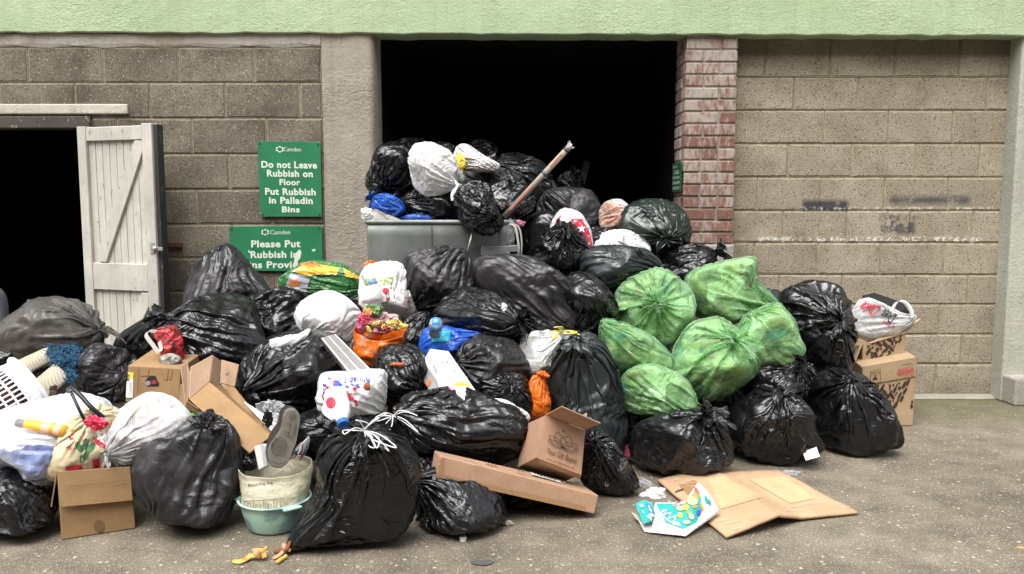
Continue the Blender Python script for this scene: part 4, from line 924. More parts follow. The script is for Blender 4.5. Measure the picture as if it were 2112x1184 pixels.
def lay_line(o, pts, w, mb, mi=0, lift=.0045):
    p = [Vector((x, y)) for x, y in pts]; L = []; Rr = []
    for i in range(len(p)):
        t = (p[min(i+1, len(p)-1)]-p[max(i-1, 0)]).normalized(); n = Vector((-t.y, t.x))*w/2; L.append(p[i]+n); Rr.append(p[i]-n)
    v = [(a.x, a.y) for a in L+Rr]; k = len(p); lay(o, v, [[i, i+1, k+i+1, k+i] for i in range(k-1)], mb, mi, lift=lift)
def ell(cx, cy, rx, ry, n=14, rot=0.): return [(cx+rx*math.cos(a)*math.cos(rot)-ry*math.sin(a)*math.sin(rot), cy+rx*math.cos(a)*math.sin(rot)+ry*math.sin(a)*math.cos(rot)) for a in [2*math.pi*i/n for i in range(n)]]
def ink(name, c, r=.5): return mat(name, c, r, .3)
I_BLACK = ink('black_ink', (.025, .022, .02)); I_RED = ink('red_ink', (.55, .03, .06)); I_BLUE = ink('blue_ink', (.05, .07, .38)); I_GREENP = ink('green_ink', (.20, .32, .03))
I_BROWN = ink('brown_ink', (.045, .028, .02)); I_GREY = ink('grey_ink', (.3, .3, .3)); I_ORANGE = ink('orange_ink', (.75, .22, .04)); I_YELLOW = ink('yellow_ink', (.72, .55, .08)); I_WHITE = ink('white_ink', (.78, .78, .76))
I_TEAL = ink('teal_ink', (.02, .30, .275)); I_DKRED = ink('dark_red_ink', (.33, .03, .05)); I_LEAF = ink('leaf_green_ink', (.06, .16, .07)); I_PALEO = ink('pale_orange_ink', (.72, .42, .25))
def card_mat(name, c, tape=False):
    m = mat(name, c, .78, .25); t = NT(m)
    k = t.mix(t.ramp(t.noise(5, detail=6, rough=.65), [(.32, 0), (.7, 1)]), c, tuple(x*.74 for x in c))
    k = t.mix(1., k, t.ramp(t.noise(60, detail=4, rough=.7), [(.3, .9), (.7, 1.06)]), 'MULTIPLY')
    k = t.mix(t.ramp(t.noise(13, co=t.co(scale=(1, 1, .4)), detail=6, rough=.7), [(.62, 0), (.74, .35)]), k, tuple(x*.45 for x in c))
    t.color(k); t.normal(t.bump(t.noise(9, detail=4), .25, .01, t.bump(t.noise(90, detail=3), .2, .002))); return m
C_KRAFT = card_mat('kraft_card', (.36, .225, .13)); C_PALE = card_mat('pale_card', (.43, .29, .19)); C_BROWN = card_mat('brown_card', (.33, .205, .10)); C_PEACH = card_mat('smooth_card', (.42, .255, .165))
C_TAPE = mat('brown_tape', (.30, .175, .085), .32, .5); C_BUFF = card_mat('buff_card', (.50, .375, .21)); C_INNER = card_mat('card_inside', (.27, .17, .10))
TH_ = .0045
def P3(t): return U(*t)
def crumple(name, label, cat, px, py, Y, wx, wz, m, seed, wy=None, sub=4, amp=.45, flat=True, group=None, tilt=0., z0=None):
    """a crumpled scrap: creased lump of the given pixel half-sizes"""
    k = Y/FPX; c = U(px, py, Y); bm = bmesh.new(); bmesh.ops.create_icosphere(bm, subdivisions=sub, radius=1)
    rx, rz = wx*k, wz*k; ry = (wy*k if wy else min(rx, rz)*.8); off = Vector((seed*3.7, seed*1.3, 0)); ct, st = math.cos(tilt), math.sin(tilt)
    for v in bm.verts:
        d = v.co.copy(); a = mnoise.noise(d*1.7+off); b = abs(mnoise.noise(d*3.6+off*2)); e = abs(mnoise.noise(d*8+off))
        s = 1+amp*(a*.8-b*.9-e*.35)+amp*.25; q = Vector((d.x*rx*s, d.y*ry*s, d.z*rz*s))
        v.co = c+Vector((q.x*ct-q.z*st, q.y, q.x*st+q.z*ct))
        if z0 is not None and v.co.z < z0: v.co.z = z0+(v.co.z-z0)*.05
    me = bpy.data.meshes.new(name); bm.to_mesh(me); bm.free(); me.materials.append(m)
    if not flat: me.polygons.foreach_set('use_smooth', [True]*len(me.polygons))
    o = bpy.data.objects.new(name, me); COL.objects.link(o); return tag(o, label, cat, group)

# ---------------------------------------------------------------- the galvanised bin and what sticks out of it
def metal_bin():
    root = empty('metal_bin', 'galvanised metal bin heaped with bags in front of the dark opening', 'bin')
    m = mat('galvanised', (.34, .36, .35), .5, .5, .35); t = NT(m)
    c = t.ramp(t.noise(4, co=t.co(scale=(1, 1, .5)), detail=6, rough=.65), [(.3, (.12, .135, .125)), (.55, (.19, .205, .195)), (.75, (.25, .26, .245))])
    g = t.n('SeparateXYZ'); t.set(g.inputs[0], t.co()); z1 = U(850, 535, 4.5).z
    low = t.math('MULTIPLY', t.math('SUBTRACT', z1, g.outputs[2]), 9., True)
    c = t.mix(t.math('MULTIPLY', low, t.ramp(t.noise(7, detail=5), [(.4, 0), (.65, .55)])), c, (.34, .2, .15))
    c = t.mix(t.ramp(t.noise(40, detail=6, rough=.75), [(.62, 0), (.7, .4)]), c, (.12, .11, .09))
    t.color(c); t.rough(t.ramp(t.noise(9, detail=5), [(.3, .38), (.7, .62)])); t.normal(t.bump(t.noise(3, detail=3), .2, .03))
    zr = U(900, 458, 4.48).z; x0, x1 = U(756, 470, 4.48).x, U(1062, 470, 4.6).x; y0, y1 = 4.48, 4.965
    def ring(z, s):
        n = 72; out = []; cx, cy = (x0+x1)/2, (y0+y1)/2; hx, hy = (x1-x0)/2*s, (y1-y0)/2*s; r = .09
        for (sx, sy, a0) in ((1, -1, -90), (1, 1, 0), (-1, 1, 90), (-1, -1, 180)):
            rr = r if sx > 0 else .012
            for i in range(9):
                a = R(a0+90*i/8); out.append(Vector((cx+sx*(hx-rr)+rr*math.cos(a), cy+sy*(hy-rr)+rr*math.sin(a), z)))
        return out
    mb = MB(); rows = [ring(.16, .93), ring(.2, .95)]+[ring(.2+(zr-.2)*i/12, .95+.05*i/12) for i in range(1, 13)]
    rows = [r+[r[0]] for r in rows]; mb.grid(rows); n = len(rows[0]); mb.add(rows[0][:-1], [list(range(n-1))[::-1]])
    mb.build('bin_body', m, root, smooth=True, solid=.004)
    mb = MB(); rr = ring(zr, 1.0); mb.tube(rr+[rr[0]], .0125, 10, cap=False); mb.build('bin_rim', m, root, smooth=True)
    mb = MB(); a, b = U(992, 508, 4.44), U(1052, 528, 4.44); mb.box(((a.x+b.x)/2, 4.475, (a.z+b.z)/2), (b.x-a.x, .05, a.z-b.z)); c_ = U(1058, 512, 4.5)
    mb.box(c_, (.05, .09, .035)); mb.build('trunnion_bracket', m, root, bevel=.003)
    mb = MB(); mb.tube([U(976, 474, 4.45), U(968, 505, 4.44), U(960, 540, 4.45)], .006, 10); mb.build('lifting_rod', M_STEEL, root, smooth=True)
    mb = MB(); p = U(891, 486, 4.475); mb.box((p.x, 4.472, p.z-.03), (.004, .006, .16)); mb.build('seam', M_RUST, root)
    for sx in (.14, .86):
        for sy in (.2, .8):
            mb = MB(); cx, cy = x0+(x1-x0)*sx, y0+(y1-y0)*sy; mb.lathe([(.0, -.02), (.065, -.02), (.07, -.01), (.07, .01), (.065, .02), (0, .02)], (cx, cy, .072), (1, 0, 0), 24)
            mb.box((cx, cy, .13), (.05, .05, .06)); mb.build('castor', M_RUST, root, smooth=False)
    return zr
ZR = metal_bin()
def long_tube():
    root = empty('cardboard_tube', 'long grey cardboard tube with torn end, sticking up out of the bin bags', 'tube')
    a, b = U(1040, 447, 4.50), U(1174, 303, 4.40); d = (b-a).normalized()
    m = card_mat('grey_card', (.36, .31, .26)); mb = MB(); mb.tube([a, a+(b-a)*.5, b], .0155, 18); mb.build('tube', m, root, smooth=True)
    for f, w in ((.63, .016), (.965, .022)):
        mb = MB(); c = a+(b-a)*f; mb.tube([c-d*w*.5, c+d*w*.5], .0165, 18); mb.build('tape_band', ink('slate_tape', (.10, .12, .14)), root, smooth=True)
    mb = MB(); up = d.orthogonal().normalized(); w = d.cross(up)
    for k in range(7):
        an = k*.9; q = up*math.cos(an)+w*math.sin(an); t2 = d.cross(q); l = .012+.012*((k*37) % 5)/4
        mb.slab([b+q*.013-t2*.006, b+q*.013+t2*.006, b+q*.024+d*l+t2*.004, b+q*.022+d*l-t2*.005], .0012)
    mb.build('torn_end', ink('torn_card', (.62, .58, .5)), root)
    mb = MB(); q = (CAMP-a).normalized(); s = d.cross(q).normalized(); nn = s.cross(d)
    for (f0, f1, c_) in ((.10, .46, 0), (.72, .9, 0)):
        for j in range(6):
            an0, an1 = -.5+j*.12, -.5+(j+1)*.12
            pt = lambda f, an: a+(b-a)*f+(nn*math.cos(an)+s*math.sin(an))*.0158*(1 if nn.dot(CAMP-a) > 0 else -1)
            mb.add([pt(f0, an0), pt(f1, an0), pt(f1, an1), pt(f0, an1)], [(0, 1, 2, 3)])
    mb.build('printed_strip', ink('faded_red', (.42, .16, .10)), root)
long_tube()
def sheet(name, label, cat, pts, m, th=TH_, bev=.001, group=None):
    """a stiff sheet from pixel corners with distances"""
    mb = MB(); q = [P3(p) for p in pts]; n = (q[1]-q[0]).cross(q[-1]-q[0]).normalized()*th/2; k = len(q)
    mb.add([v+n for v in q]+[v-n for v in q], [list(range(k)), list(range(k, 2*k))[::-1]]+[[i, k+i, k+(i+1) % k, (i+1) % k] for i in range(k)])
    o = mb.build(name, m, bevel=bev, seg=1); return tag(o, label, cat, group)
sheet('card_scrap', 'torn grey white card standing in the corner of the metal bin', 'card', [(760, 432, 4.58), (778, 432, 4.56), (832, 456, 4.54), (825, 470, 4.54), (765, 470, 4.56)], ink('grey_board', (.48, .46, .42)))
crumple('paper_scrap', 'crumpled white paper tucked at the metal bin corner beside the pillar', 'paper', 757, 441, 4.5, 12, 13, F_WHITE, 3, tilt=.6)
crumple('yellow_packet', 'small clear packet with yellow label between the round white bag and the sleeve', 'packet', 950, 335, 4.74, 10, 18, I_YELLOW, 8)
crumple('green_bottle', 'dull green plastic scrap behind the round white bag', 'scrap', 944, 366, 4.7, 14, 15, ink('dull_green', (.22, .27, .2), .3), 11, flat=False)
crumple('clear_wrapper', 'limp clear plastic wrapper hanging over the metal bin rim', 'wrapper', 1051, 478, 4.50, 11, 24, F_CLEAR, 5, wy=8)
crumple('pink_wrapper', 'pink and white wrapper lying on the metal bin rim', 'wrapper', 1070, 461, 4.56, 12, 7, ink('pink_paper', (.62, .2, .35)), 6)
mb = MB(); mb.tube(bez([U(1046, 462, 4.5), U(1062, 468, 4.48), U(1068, 495, 4.46), U(1070, 520, 4.46), U(1062, 545, 4.5)], 8), .007, 8); mb.tube(bez([U(1052, 458, 4.5), U(1070, 470, 4.49), U(1076, 500, 4.48), U(1074, 535, 4.48)], 8), .005, 8)
tag(mb.build('grey_cable', ink('grey_cable', (.36, .35, .33)), smooth=True), 'doubled grey cable hanging down the end of the metal bin', 'cable')
sheet('dark_plank', 'dark plank leaning in the shade deep inside the bin store', 'plank', [(1205, 332, 6.2), (1218, 335, 6.2), (1200, 400, 6.0), (1188, 396, 6.0)], ink('dark_wood', (.10, .10, .11)), .02)

# ---------------------------------------------------------------- printed bags
mb = MB(); W_ = [b for b in BAGS.values() if b['label'].startswith('red and white star')][0]
lay_poly(W_, [(1176, 452), (1200, 452), (1216, 480), (1224, 515), (1210, 520), (1198, 490)], mb, 0); lay_poly(W_, [(1124, 500), (1150, 450), (1158, 444), (1142, 490)], mb, 0)
st = []
for k in range(10): a = -math.pi/2+k*math.pi/5; r_ = 9 if k % 2 == 0 else 3.8; st.append((1199+r_*math.cos(a), 472+r_*math.sin(a)))
lay_poly(W_, st, mb, 1, lift=.0055)
for (x, y) in ((1186, 457), (1205, 498), (1214, 502)): lay_poly(W_, ell(x, y, 2.5, 2.5, 6), mb, 1, lift=.0055)
mb.build('star_print', [I_RED, I_WHITE], W_)
mb = MB()
lay_poly(GW, [(767, 566), (812, 560), (818, 622), (780, 628)], mb, 0)
lay_text(GW, 'sign up to the', [(770, 572), (792, 566), (792, 570), (771, 576)], mb, 1)
lay_text(GW, 'GREEN WASTE', [(752, 576), (812, 570), (812, 581), (753, 589)], mb, 2, .03); lay_text(GW, 'RECYCLING SERVICE', [(758, 589), (808, 582), (808, 588), (759, 595)], mb, 2, .02)
lay_poly(GW, ell(795, 600, 6.5, 6.5), mb, 3, lift=.004)
for q in ([(801, 594), (812, 593), (813, 615), (803, 617)], [(796, 606), (802, 605), (803, 618), (797, 619)], [(779, 598), (784, 597), (786, 612), (781, 613)]):
    lay_line(GW, q+[q[0]], 1.1, mb, 4)
lay_poly(GW, ell(801, 616, 4, 3, 7), mb, 3, lift=.004)
for k in range(5): lay_line(GW, [(831+k*.8, 606+k*7), (836+k*.6, 611+k*7)], 1.6, mb, 3)
lay_line(GW, [(838, 600), (843, 615), (840, 628), (848, 640)], 1.2, mb, 4); lay_line(GW, [(842, 602), (837, 618), (847, 625), (843, 634)], 1.2, mb, 4)
mb.build('print', [ink('warm_white', (.80, .78, .74)), I_GREY, I_GREENP, I_RED, I_BROWN], GW)
crumple('blue_wrapper', 'blue and pink wrapper showing at the mouth of the printed paper carrier', 'wrapper', 769, 583, 4.08, 8, 6, ink('sky_blue', (.15, .28, .55)), 21)
crumple('white_bag', 'crumpled small white bag below the printed paper carrier, above the orange carrier', 'white bag', 763, 612, 4.06, 24, 26, F_WHITE, 23, amp=.3, flat=False)
crumple('orange_bag', 'orange bag corner standing up behind the printed paper carrier', 'orange bag', 764, 552, 4.42, 13, 15, F_ORANGE, 24, amp=.5)
mb = MB()
lay_text(PR, 'REUSE', [(762, 789), (722, 786), (722, 777), (762, 780)], mb, 0, .02); [lay_line(PR, [(676+k*5, 781+k*.3), (679+k*5, 781+k*.3)], 2.2, mb, 0) for k in range(8)]
rs = random.Random(4)
for (x, y, w, h, c) in ((692, 800, 4, 8, 0), (698, 791, 4, 7, 0), (670, 795, 4, 4, 0), (669, 804, 3, 3, 0), (669, 811, 3, 3, 0), (703, 794, 3, 3, 0), (716, 798, 5, 3, 0), (727, 794, 5, 2, 0), (737, 797, 6, 2, 0), (712, 789, 3, 2, 0), (724, 788, 4, 1.5, 0), (738, 793, 4, 1.5, 0),
                     (676, 800, 4, 4, 1), (679, 807, 5, 4, 1), (668, 818, 4, 6, 1), (683, 812, 4, 3, 1), (700, 808, 8, 4, 1), (716, 809, 5, 3, 1), (722, 820, 9, 5, 1), (733, 828, 4, 4, 1), (735, 835, 4, 3, 1), (732, 803, 5, 5, 1), (690, 791, 2.5, 2, 1), (722, 758, 4, 2, 1)):
    lay_poly(PR, ell(x, y, w, h, 8, rs.uniform(-.6, .6)), mb, c)
lay_poly(PR, [(688, 785), (697, 785), (697, 800), (687, 801)], mb, 0)
for k in range(3): lay_line(PR, [(681+3*k, 783), (680+3*k, 806)], .8, mb, 2)
lay_line(PR, [(692, 803), (712, 806), (722, 813)], 1., mb, 2); lay_poly(PR, [(750, 798), (757, 789), (765, 802), (757, 803)], mb, 3)
mb.build('print', [I_BLUE, I_RED, I_GREY, I_DKRED], PR)
def milk():
    root = empty('milk_bottle', 'milk bottle with blue cap and red label, poking from the printed white carrier', 'bottle')
    a, b = U(690, 812, 3.32), U(708, 874, 3.16); d = (b-a).normalized(); L = (b-a).length
    mt = mat('milky_plastic', (.74, .75, .74), .35, .5); mb = MB(); mb.lathe([(.0, 0), (.03, .0), (.047, .012), (.048, L*.45), (.040, L*.68), (.026, L*.84), (.020, L*.9), (.020, L*.97)], a, d, 28); bd = mb.build('bottle_body', mt, root, smooth=True)
    mb = MB(); mb.lathe([(.0235, L*.93), (.0235, L*1.03), (.021, L*1.05), (0, L*1.05)], a, d, 28); mb.build('cap', ink('blue_cap', (.03, .12, .42), .35), root, smooth=False)
    mb = MB(); mb.tube(bez([a+d*L*.35+Vector((-.047, -.0, 0)), a+d*L*.6+Vector((-.058, -.01, 0)), a+d*L*.85+Vector((-.03, -.01, 0))], 6), .010, 8); mb.build('handle', mt, root, smooth=True)
    mb = MB(); lay_poly(bd, ell(683, 831, 10, 12, 18), mb, 0); mb.build('label_print', [I_RED], root)
milk()
crumple('orange_peel', 'brown orange peel scrap on the printed white carrier with the milk bottle', 'peel', 757, 797, 3.27, 7, 8, ink('brown_peel', (.32, .10, .04)), 31)
def foil_pack():
    m = mat('green_foil', (.03, .14, .035), .2, .7); t = NT(m); t.normal(t.bump(t.noise(1., t.co('UV', (12, 8, 1)), detail=4, dist=1.5), .7, .03))
    o = bag('foil_packet', 'big glossy green and orange foil food packet under the wide green sign', 'packet', [(582, 575), (606, 556), (640, 540), (700, 546), (742, 570), (738, 608), (690, 620), (630, 612), (592, 598)], 4.5, (745, 590), m, .7, 8, .5, None, None)
    mb = MB()
    lay_poly(o, [(604, 560), (624, 547), (655, 545), (700, 553), (694, 569), (660, 565), (640, 570)], mb, 0); lay_poly(o, [(708, 553), (741, 570), (740, 576), (712, 570)], mb, 0)
    lay_poly(o, [(600, 562), (640, 573), (632, 602), (604, 598), (588, 592)], mb, 1)
    lay_poly(o, ell(607, 584, 10, 7, 14), mb, 2, lift=.0055); lay_line(o, [(600, 583), (606, 588), (614, 582)], 1.2, mb, 0)
    for k in range(6): lay_line(o, [(613+k*4, 544+k*1.2), (650+k*3, 541+k*1.8)], .8, mb, 2)
    mb.build('printed_panel', [mat('yellow_foil', (.72, .40, .05), .22, .6), mat('silver_foil', (.5, .5, .55), .2, .6, .4), I_ORANGE], o)
foil_pack()
LB = bag('leaf_bag', 'cream carrier with green leaf and red pattern, sitting in the open front carton', 'carrier bag', [(118, 972), (117, 920), (134, 872), (172, 846), (198, 848), (232, 858), (250, 905), (247, 955), (210, 985), (150, 988)], 3.04, (204, 852), film('cream_film', (.58, .50, .33), .35, bump=.5, mott=(.42, .32, .17)), .8, 2, .3, 'flare', None, size=.5)
mb = MB()
for (x, y, rx, ry, a) in ((163, 922, 6, 12, -.5), (176, 917, 6, 13, .1), (188, 922, 6, 12, .6), (177, 938, 5, 13, .35), (168, 945, 4, 10, .1)): lay_poly(LB, ell(x, y, rx, ry, 10, a), mb, 0)
for q in ([(190, 948), (204, 945), (208, 968), (192, 972)], [(136, 962), (165, 958), (178, 972), (136, 978)], [(142, 900), (154, 904), (144, 908)], [(138, 924), (146, 918), (148, 928)], [(192, 900), (224, 922), (220, 928), (196, 914)], [(178, 872), (200, 862), (212, 868), (190, 884)]): lay_poly(LB, q, mb, 1)
lay_poly(LB, [(200, 888), (222, 895), (226, 918), (202, 910)], mb, 2)
for (x, y) in ((236, 880), (150, 890), (232, 872)): lay_poly(LB, ell(x, y, 5, 6, 8), mb, 3)
mb.build('print', [I_LEAF, I_RED, I_WHITE, I_ORANGE], LB)
crumple('red_ribbon', 'bright red ribbon knot on the neck of the cream leaf bag', 'ribbon', 198, 872, 2.90, 22, 13, mat('red_satin', (.55, .015, .06), .35), 41, wy=9, tilt=-.3, amp=.7)
for lab, pts in (('straight black plastic handle standing in the neck of the leaf bag', [(148, 812, 2.98), (162, 842, 2.95), (177, 872, 2.95)]), ('curved black plastic ladle handle leaning in the neck of the leaf bag', [(141, 804, 3.02), (148, 800, 3.0), (165, 815, 2.98), (190, 842, 2.96), (214, 862, 2.97)])):
    mb = MB(); mb.tube(bez([P3(p) for p in pts], 8), .006 if 'straight' in lab else .0085, 8); tag(mb.build('kitchen_utensil', ink('black_plastic', (.015, .014, .018), .3), smooth=True), lab, 'utensil')
mb = MB(); Yb = 2.92; a, b = U(36, 872, 2.99), U(136, 890, 2.96); d = (b-a).normalized(); L = (b-a).length
root = empty('yellow_bottle', 'yellow and orange bottle showing through the clear bag of clothes', 'bottle')
mb.lathe([(.0, 0), (.016, 0), (.016, L*.16), (.02, L*.2)], a, d, 20); mb.build('cap', ink('grey_cap', (.2, .2, .2), .4), root, smooth=True)
mb = MB(); mb.lathe([(.02, L*.2), (.021, L*.25), (.021, L*.98), (0, L)], a, d, 20); mb.build('bottle_body', ink('yellow_plastic', (.75, .42, .05), .35), root, smooth=True)
mb = MB(); mb.lathe([(.0215, L*.55), (.0215, L*.72)], a, d, 20); mb.lathe([(.0215, L*.80), (.0215, L*.93)], a, d, 20); mb.build('label_band', ink('peach_label', (.72, .42, .28)), root, smooth=True)
# orange carrier full of wrappers
def cup(name, m, rings, n=64, crk=.05, seed=1, parent=None, bottom=True, solid=.0015, sq=2.4):
    """an open sack from stacked rings (pixel centre, Y, half width, half depth, front dip)"""
    P = []
    for (px, py, Y, hw, hd, dip) in rings:
        c = U(px, py, Y); k = Y/FPX; row = []
        for i in range(n+1):
            a = 2*math.pi*(i % n)/n; ca, sa = math.cos(a), math.sin(a); s = (abs(ca)**sq+abs(sa)**sq)**(-1/sq)
            row.append(c+Vector((hw*k*ca*s, hd*k*sa*s, -dip*k*max(0, -sa))))
        P.append(row)
    F = []                                         # refine along the height, then crease
    for i in range(len(P)-1):
        for t in range(8): F.append([P[i][j].lerp(P[i+1][j], t/8) for j in range(n+1)])
    F.append(P[-1]); k = rings[0][3]*rings[0][2]/FPX
    for r_ in F:
        for j in range(n+1):
            v = r_[j]; w = mnoise.noise(v*14+Vector((seed, 0, 0)))+.7*(.5-abs(mnoise.noise(v*22+Vector((0, seed, 0)))))*1.2+.4*mnoise.noise(v*45); v = v+Vector((0, 0, 0)); r_[j] = v+Vector(((v.x-F[0][0].x)*0, 0, 0))+(Vector((v.x, v.y, 0))-Vector((sum(q.x for q in r_)/(n+1), sum(q.y for q in r_)/(n+1), 0))).normalized()*w*k*crk
        r_[n] = r_[0].copy()
    mb = MB(); mb.grid(F)
    if bottom: mb.add(F[-1][:-1], [list(range(n))])
    return mb.build(name, m, parent, smooth=True, solid=solid)
OC = cup('carrier_bag', F_ORANGE, [(786, 672, 3.84, 52, 40, 26), (782, 690, 3.84, 51, 40, 20), (778, 720, 3.85, 44, 38, 6), (774, 750, 3.86, 32, 30, 0)], seed=5, crk=.17, sq=2.)
tag(OC, 'open orange supermarket carrier overflowing with bright sweet wrappers', 'carrier bag')
mb = MB(); lay_text(OC, "Sainsbury's", [(738, 700), (778, 722), (776, 732), (734, 712)], mb, 0, .01); [lay_line(OC, [(740+k*6, 725+k*2.4), (743.5+k*6, 726.5+k*2.4)], 1.4, mb, 0) for k in range(6)]
lay_poly(OC, ell(754, 696, 12, 7, 14, .4), mb, 1, lift=.004); mb.build('print', [ink('faded_print', (.72, .36, .2)), ink('pinkish_grey', (.4, .24, .22))], OC)
ws = [('red foil', 752, 655, 12, 11, (.5, .04, .10)), ('shiny pink', 772, 662, 17, 12, (.50, .22, .26)), ('clear pink', 790, 655, 20, 15, (.42, .26, .28)), ('yellow', 812, 668, 18, 9, (.68, .52, .05)), ('green and yellow', 772, 636, 14, 11, (.10, .20, .05)),
      ('white', 770, 676, 10, 8, (.66, .5, .46)), ('orange', 760, 640, 9, 8, (.62, .25, .08)), ('crimson', 790, 678, 12, 7, (.42, .08, .09)), ('cream', 800, 675, 9, 6, (.6, .45, .36)), ('magenta', 746, 668, 8, 9, (.55, .12, .28))]
for i, (nm, x, y, w, h, c) in enumerate(ws): crumple('sweet_wrapper', nm+' crumpled wrapper in the mouth of the orange carrier', 'wrapper', x, y+4, 3.80+.02*(i % 3), w*1.12, h*1.12, mat('wrapper_foil', c, .25, .7), 50+i, amp=.8, group='wrappers in the orange carrier', sub=4)
rw = random.Random(5)
for i in range(16):
    nm, c = rw.choice((('red', (.45, .04, .07)), ('pink', (.55, .25, .28)), ('white', (.66, .6, .56)), ('yellow', (.62, .48, .06)), ('brown', (.22, .10, .06)), ('peach', (.6, .36, .25))))
    crumple('sweet_wrapper', nm+' scrap of a wrapper among the others in the orange carrier', 'wrapper', 786+rw.uniform(-38, 42), 672+rw.uniform(-14, 12), 3.775+rw.uniform(-.02, .02), rw.uniform(4, 9), rw.uniform(3, 7), mat('wrapper_foil', c, .25, .7), 70+i, amp=.9, group='wrappers in the orange carrier', sub=3, tilt=rw.uniform(-1, 1))
mb = MB(); mb.tube([U(806, 672, 3.75), U(825, 676, 3.74), U(842, 677, 3.74)], .002, 6); tag(mb.build('twig', ink('twig_brown', (.2, .13, .09)), smooth=True), 'thin brown stick across the mouth of the orange carrier', 'stick')

# ---------------------------------------------------------------- small things in the heap
def grille():
    root = empty('mesh_tray', 'long grey slotted plastic strip lying below the tied white bag', 'tray')
    q = [U(662, 698, 3.58), U(692, 690, 3.62), U(768, 766, 3.44), U(738, 792, 3.40)]; e1 = q[1]-q[0]; e2 = q[3]-q[0]; n = e1.cross(e2).normalized()
    if n.y > 0: n = -n
    m = ink('grey_plastic', (.42, .40, .39), .4); md = ink('dark_slot', (.05, .045, .05))
    mb = MB(); mb.slab([p-n*.012 for p in q], .02); mb.build('tray_base', md, root)
    mb = MB(); pt = lambda a, b: q[0].lerp(q[1], a).lerp(q[3].lerp(q[2], a), b)
    for a0, a1 in ((0, .1), (.46, .54), (.9, 1)): mb.slab([pt(a0, 0), pt(a1, 0), pt(a1, 1), pt(a0, 1)], .006)
    for k in range(46): b = k/46; mb.slab([pt(.05, b)+n*.0005, pt(.95, b)+n*.0005, pt(.95, b+.009)+n*.0005, pt(.05, b+.009)+n*.0005], .004)
    mb.build('slat_grille', m, root)
    mb = MB(); mb.slab([q[1], q[1]-n*.03, q[2]-n*.03, q[2]], .003); mb.build('side_wall', m, root)
grille()
def ortho(O, A, B, C, Y0, g):
    """box edges from four corner pixels: distances are solved so that the edges meet at right angles"""
    o = U(*O, Y0); y = np.array(g, float)
    f = lambda y: (lambda a, b, c: np.array([a.normalized().dot(b.normalized()), b.normalized().dot(c.normalized()), a.normalized().dot(c.normalized())]))(U(*A, y[0])-o, U(*B, y[1])-o, U(*C, y[2])-o)
    for _ in range(60):
        r_ = f(y); J = np.zeros((3, 3))
        for i in range(3): d = np.zeros(3); d[i] = 1e-4; J[:, i] = (f(y+d)-r_)/1e-4
        y -= .5*np.linalg.solve(J.T@J+.02*np.eye(3), J.T@r_)
    return o, U(*A, y[0])-o, U(*B, y[1])-o, U(*C, y[2])-o
def appliance_box():
    o, a, b, c = ortho((887, 719), (860, 766), (925, 724), (957, 823), 3.64, (3.67, 3.70, 3.40)); c *= 1.06
    root = empty('appliance_box', 'white printed appliance carton leaning in the middle of the heap', 'carton')
    mb = MB(); mb.hexa([o, o+a, o+a+b, o+b, o+c, o+a+c, o+a+b+c, o+b+c]); bx = mb.build('carton_body', ink('white_card', (.72, .71, .72), .45), root, bevel=.003)
    m2 = MB(); T = lambda *p: [tuple(x) for x in p]
    lay_poly(bx, [(863, 763), (873, 752), (890, 766), (902, 785), (908, 808), (886, 806)], m2, 0); lay_poly(bx, ell(885.5, 790, 4, 8, 12, .45), m2, 1, lift=.004); lay_line(bx, [(868, 756), (886, 768), (900, 786), (906, 806)], 1.2, m2, 3)
    lay_poly(bx, [(864, 760), (868, 755), (870, 759), (866, 763)], m2, 4)
    lay_line(bx, [(888, 750), (893, 738), (896, 745), (898, 741)], 1.1, m2, 3); lay_line(bx, [(894, 752), (899, 760), (901, 768)], 2.2, m2, 3); lay_line(bx, [(888, 733), (882, 742)], .8, m2, 3); lay_line(bx, [(891, 734), (885, 744)], .8, m2, 3)
    lay_poly(bx, [(922, 803), (929, 799), (932, 805), (925, 808)], m2, 2); lay_poly(bx, [(936, 793), (944, 789), (955, 788), (966, 792), (971, 798), (955, 795), (942, 798)], m2, 5); lay_poly(bx, [(972, 795), (980, 797), (979, 803), (974, 800)], m2, 2)
    for x, y in ((922, 747), (912, 748), (937, 766)): lay_poly(bx, ell(x, y, 2.3, 1.4, 6, .5), m2, 2)
    for x, y in ((906, 727), (905, 737), (935, 749), (918, 775), (910, 782), (928, 763)): lay_line(bx, [(x-1.5, y-1.5), (x+1.5, y+2)], .8, m2, 3)
    m2.build('print', [ink('silver_print', (.36, .38, .39)), I_ORANGE, I_RED, I_GREY, I_DKRED, I_YELLOW], bx)
appliance_box()
root = empty('water_bottle', 'clear water bottle end with blue ring above the bright blue bag', 'bottle'); c = U(899, 668, 3.78); ax = Vector((.1, -.75, .65))
glass = mat('clear_plastic', (.75, .85, .9), .08, .5); glass.node_tree.nodes['Principled BSDF'].inputs['Transmission Weight'].default_value = .75
mb = MB(); mb.lathe([(0, .028), (.012, .03), (.02, .024), (.03, .012), (.033, -.01), (.033, -.08)], c, ax, 24); mb.build('bottle_body', glass, root, smooth=True)
mb = MB(); mb.lathe([(.0335, -.004), (.034, -.02)], c, ax, 24); mb.lathe([(.010, .0305), (.017, .029), (.022, .024)], c, ax, 24); mb.build('blue_ring', ink('bright_blue', (.03, .25, .6), .3), root, smooth=True)
bl = [b for b in BAGS.values() if b['label'].startswith('bright blue bag in the middle')][0]; mb = MB(); lay_poly(bl, [(888, 684), (930, 682), (928, 704), (892, 706)], mb); mb.build('teal_label', ink('teal_label', (.02, .32, .42), .3), bl)
pb = [b for b in BAGS.values() if 'orange peel' in b['label']][0]; p, n = on_surface(pb, 820, 752)
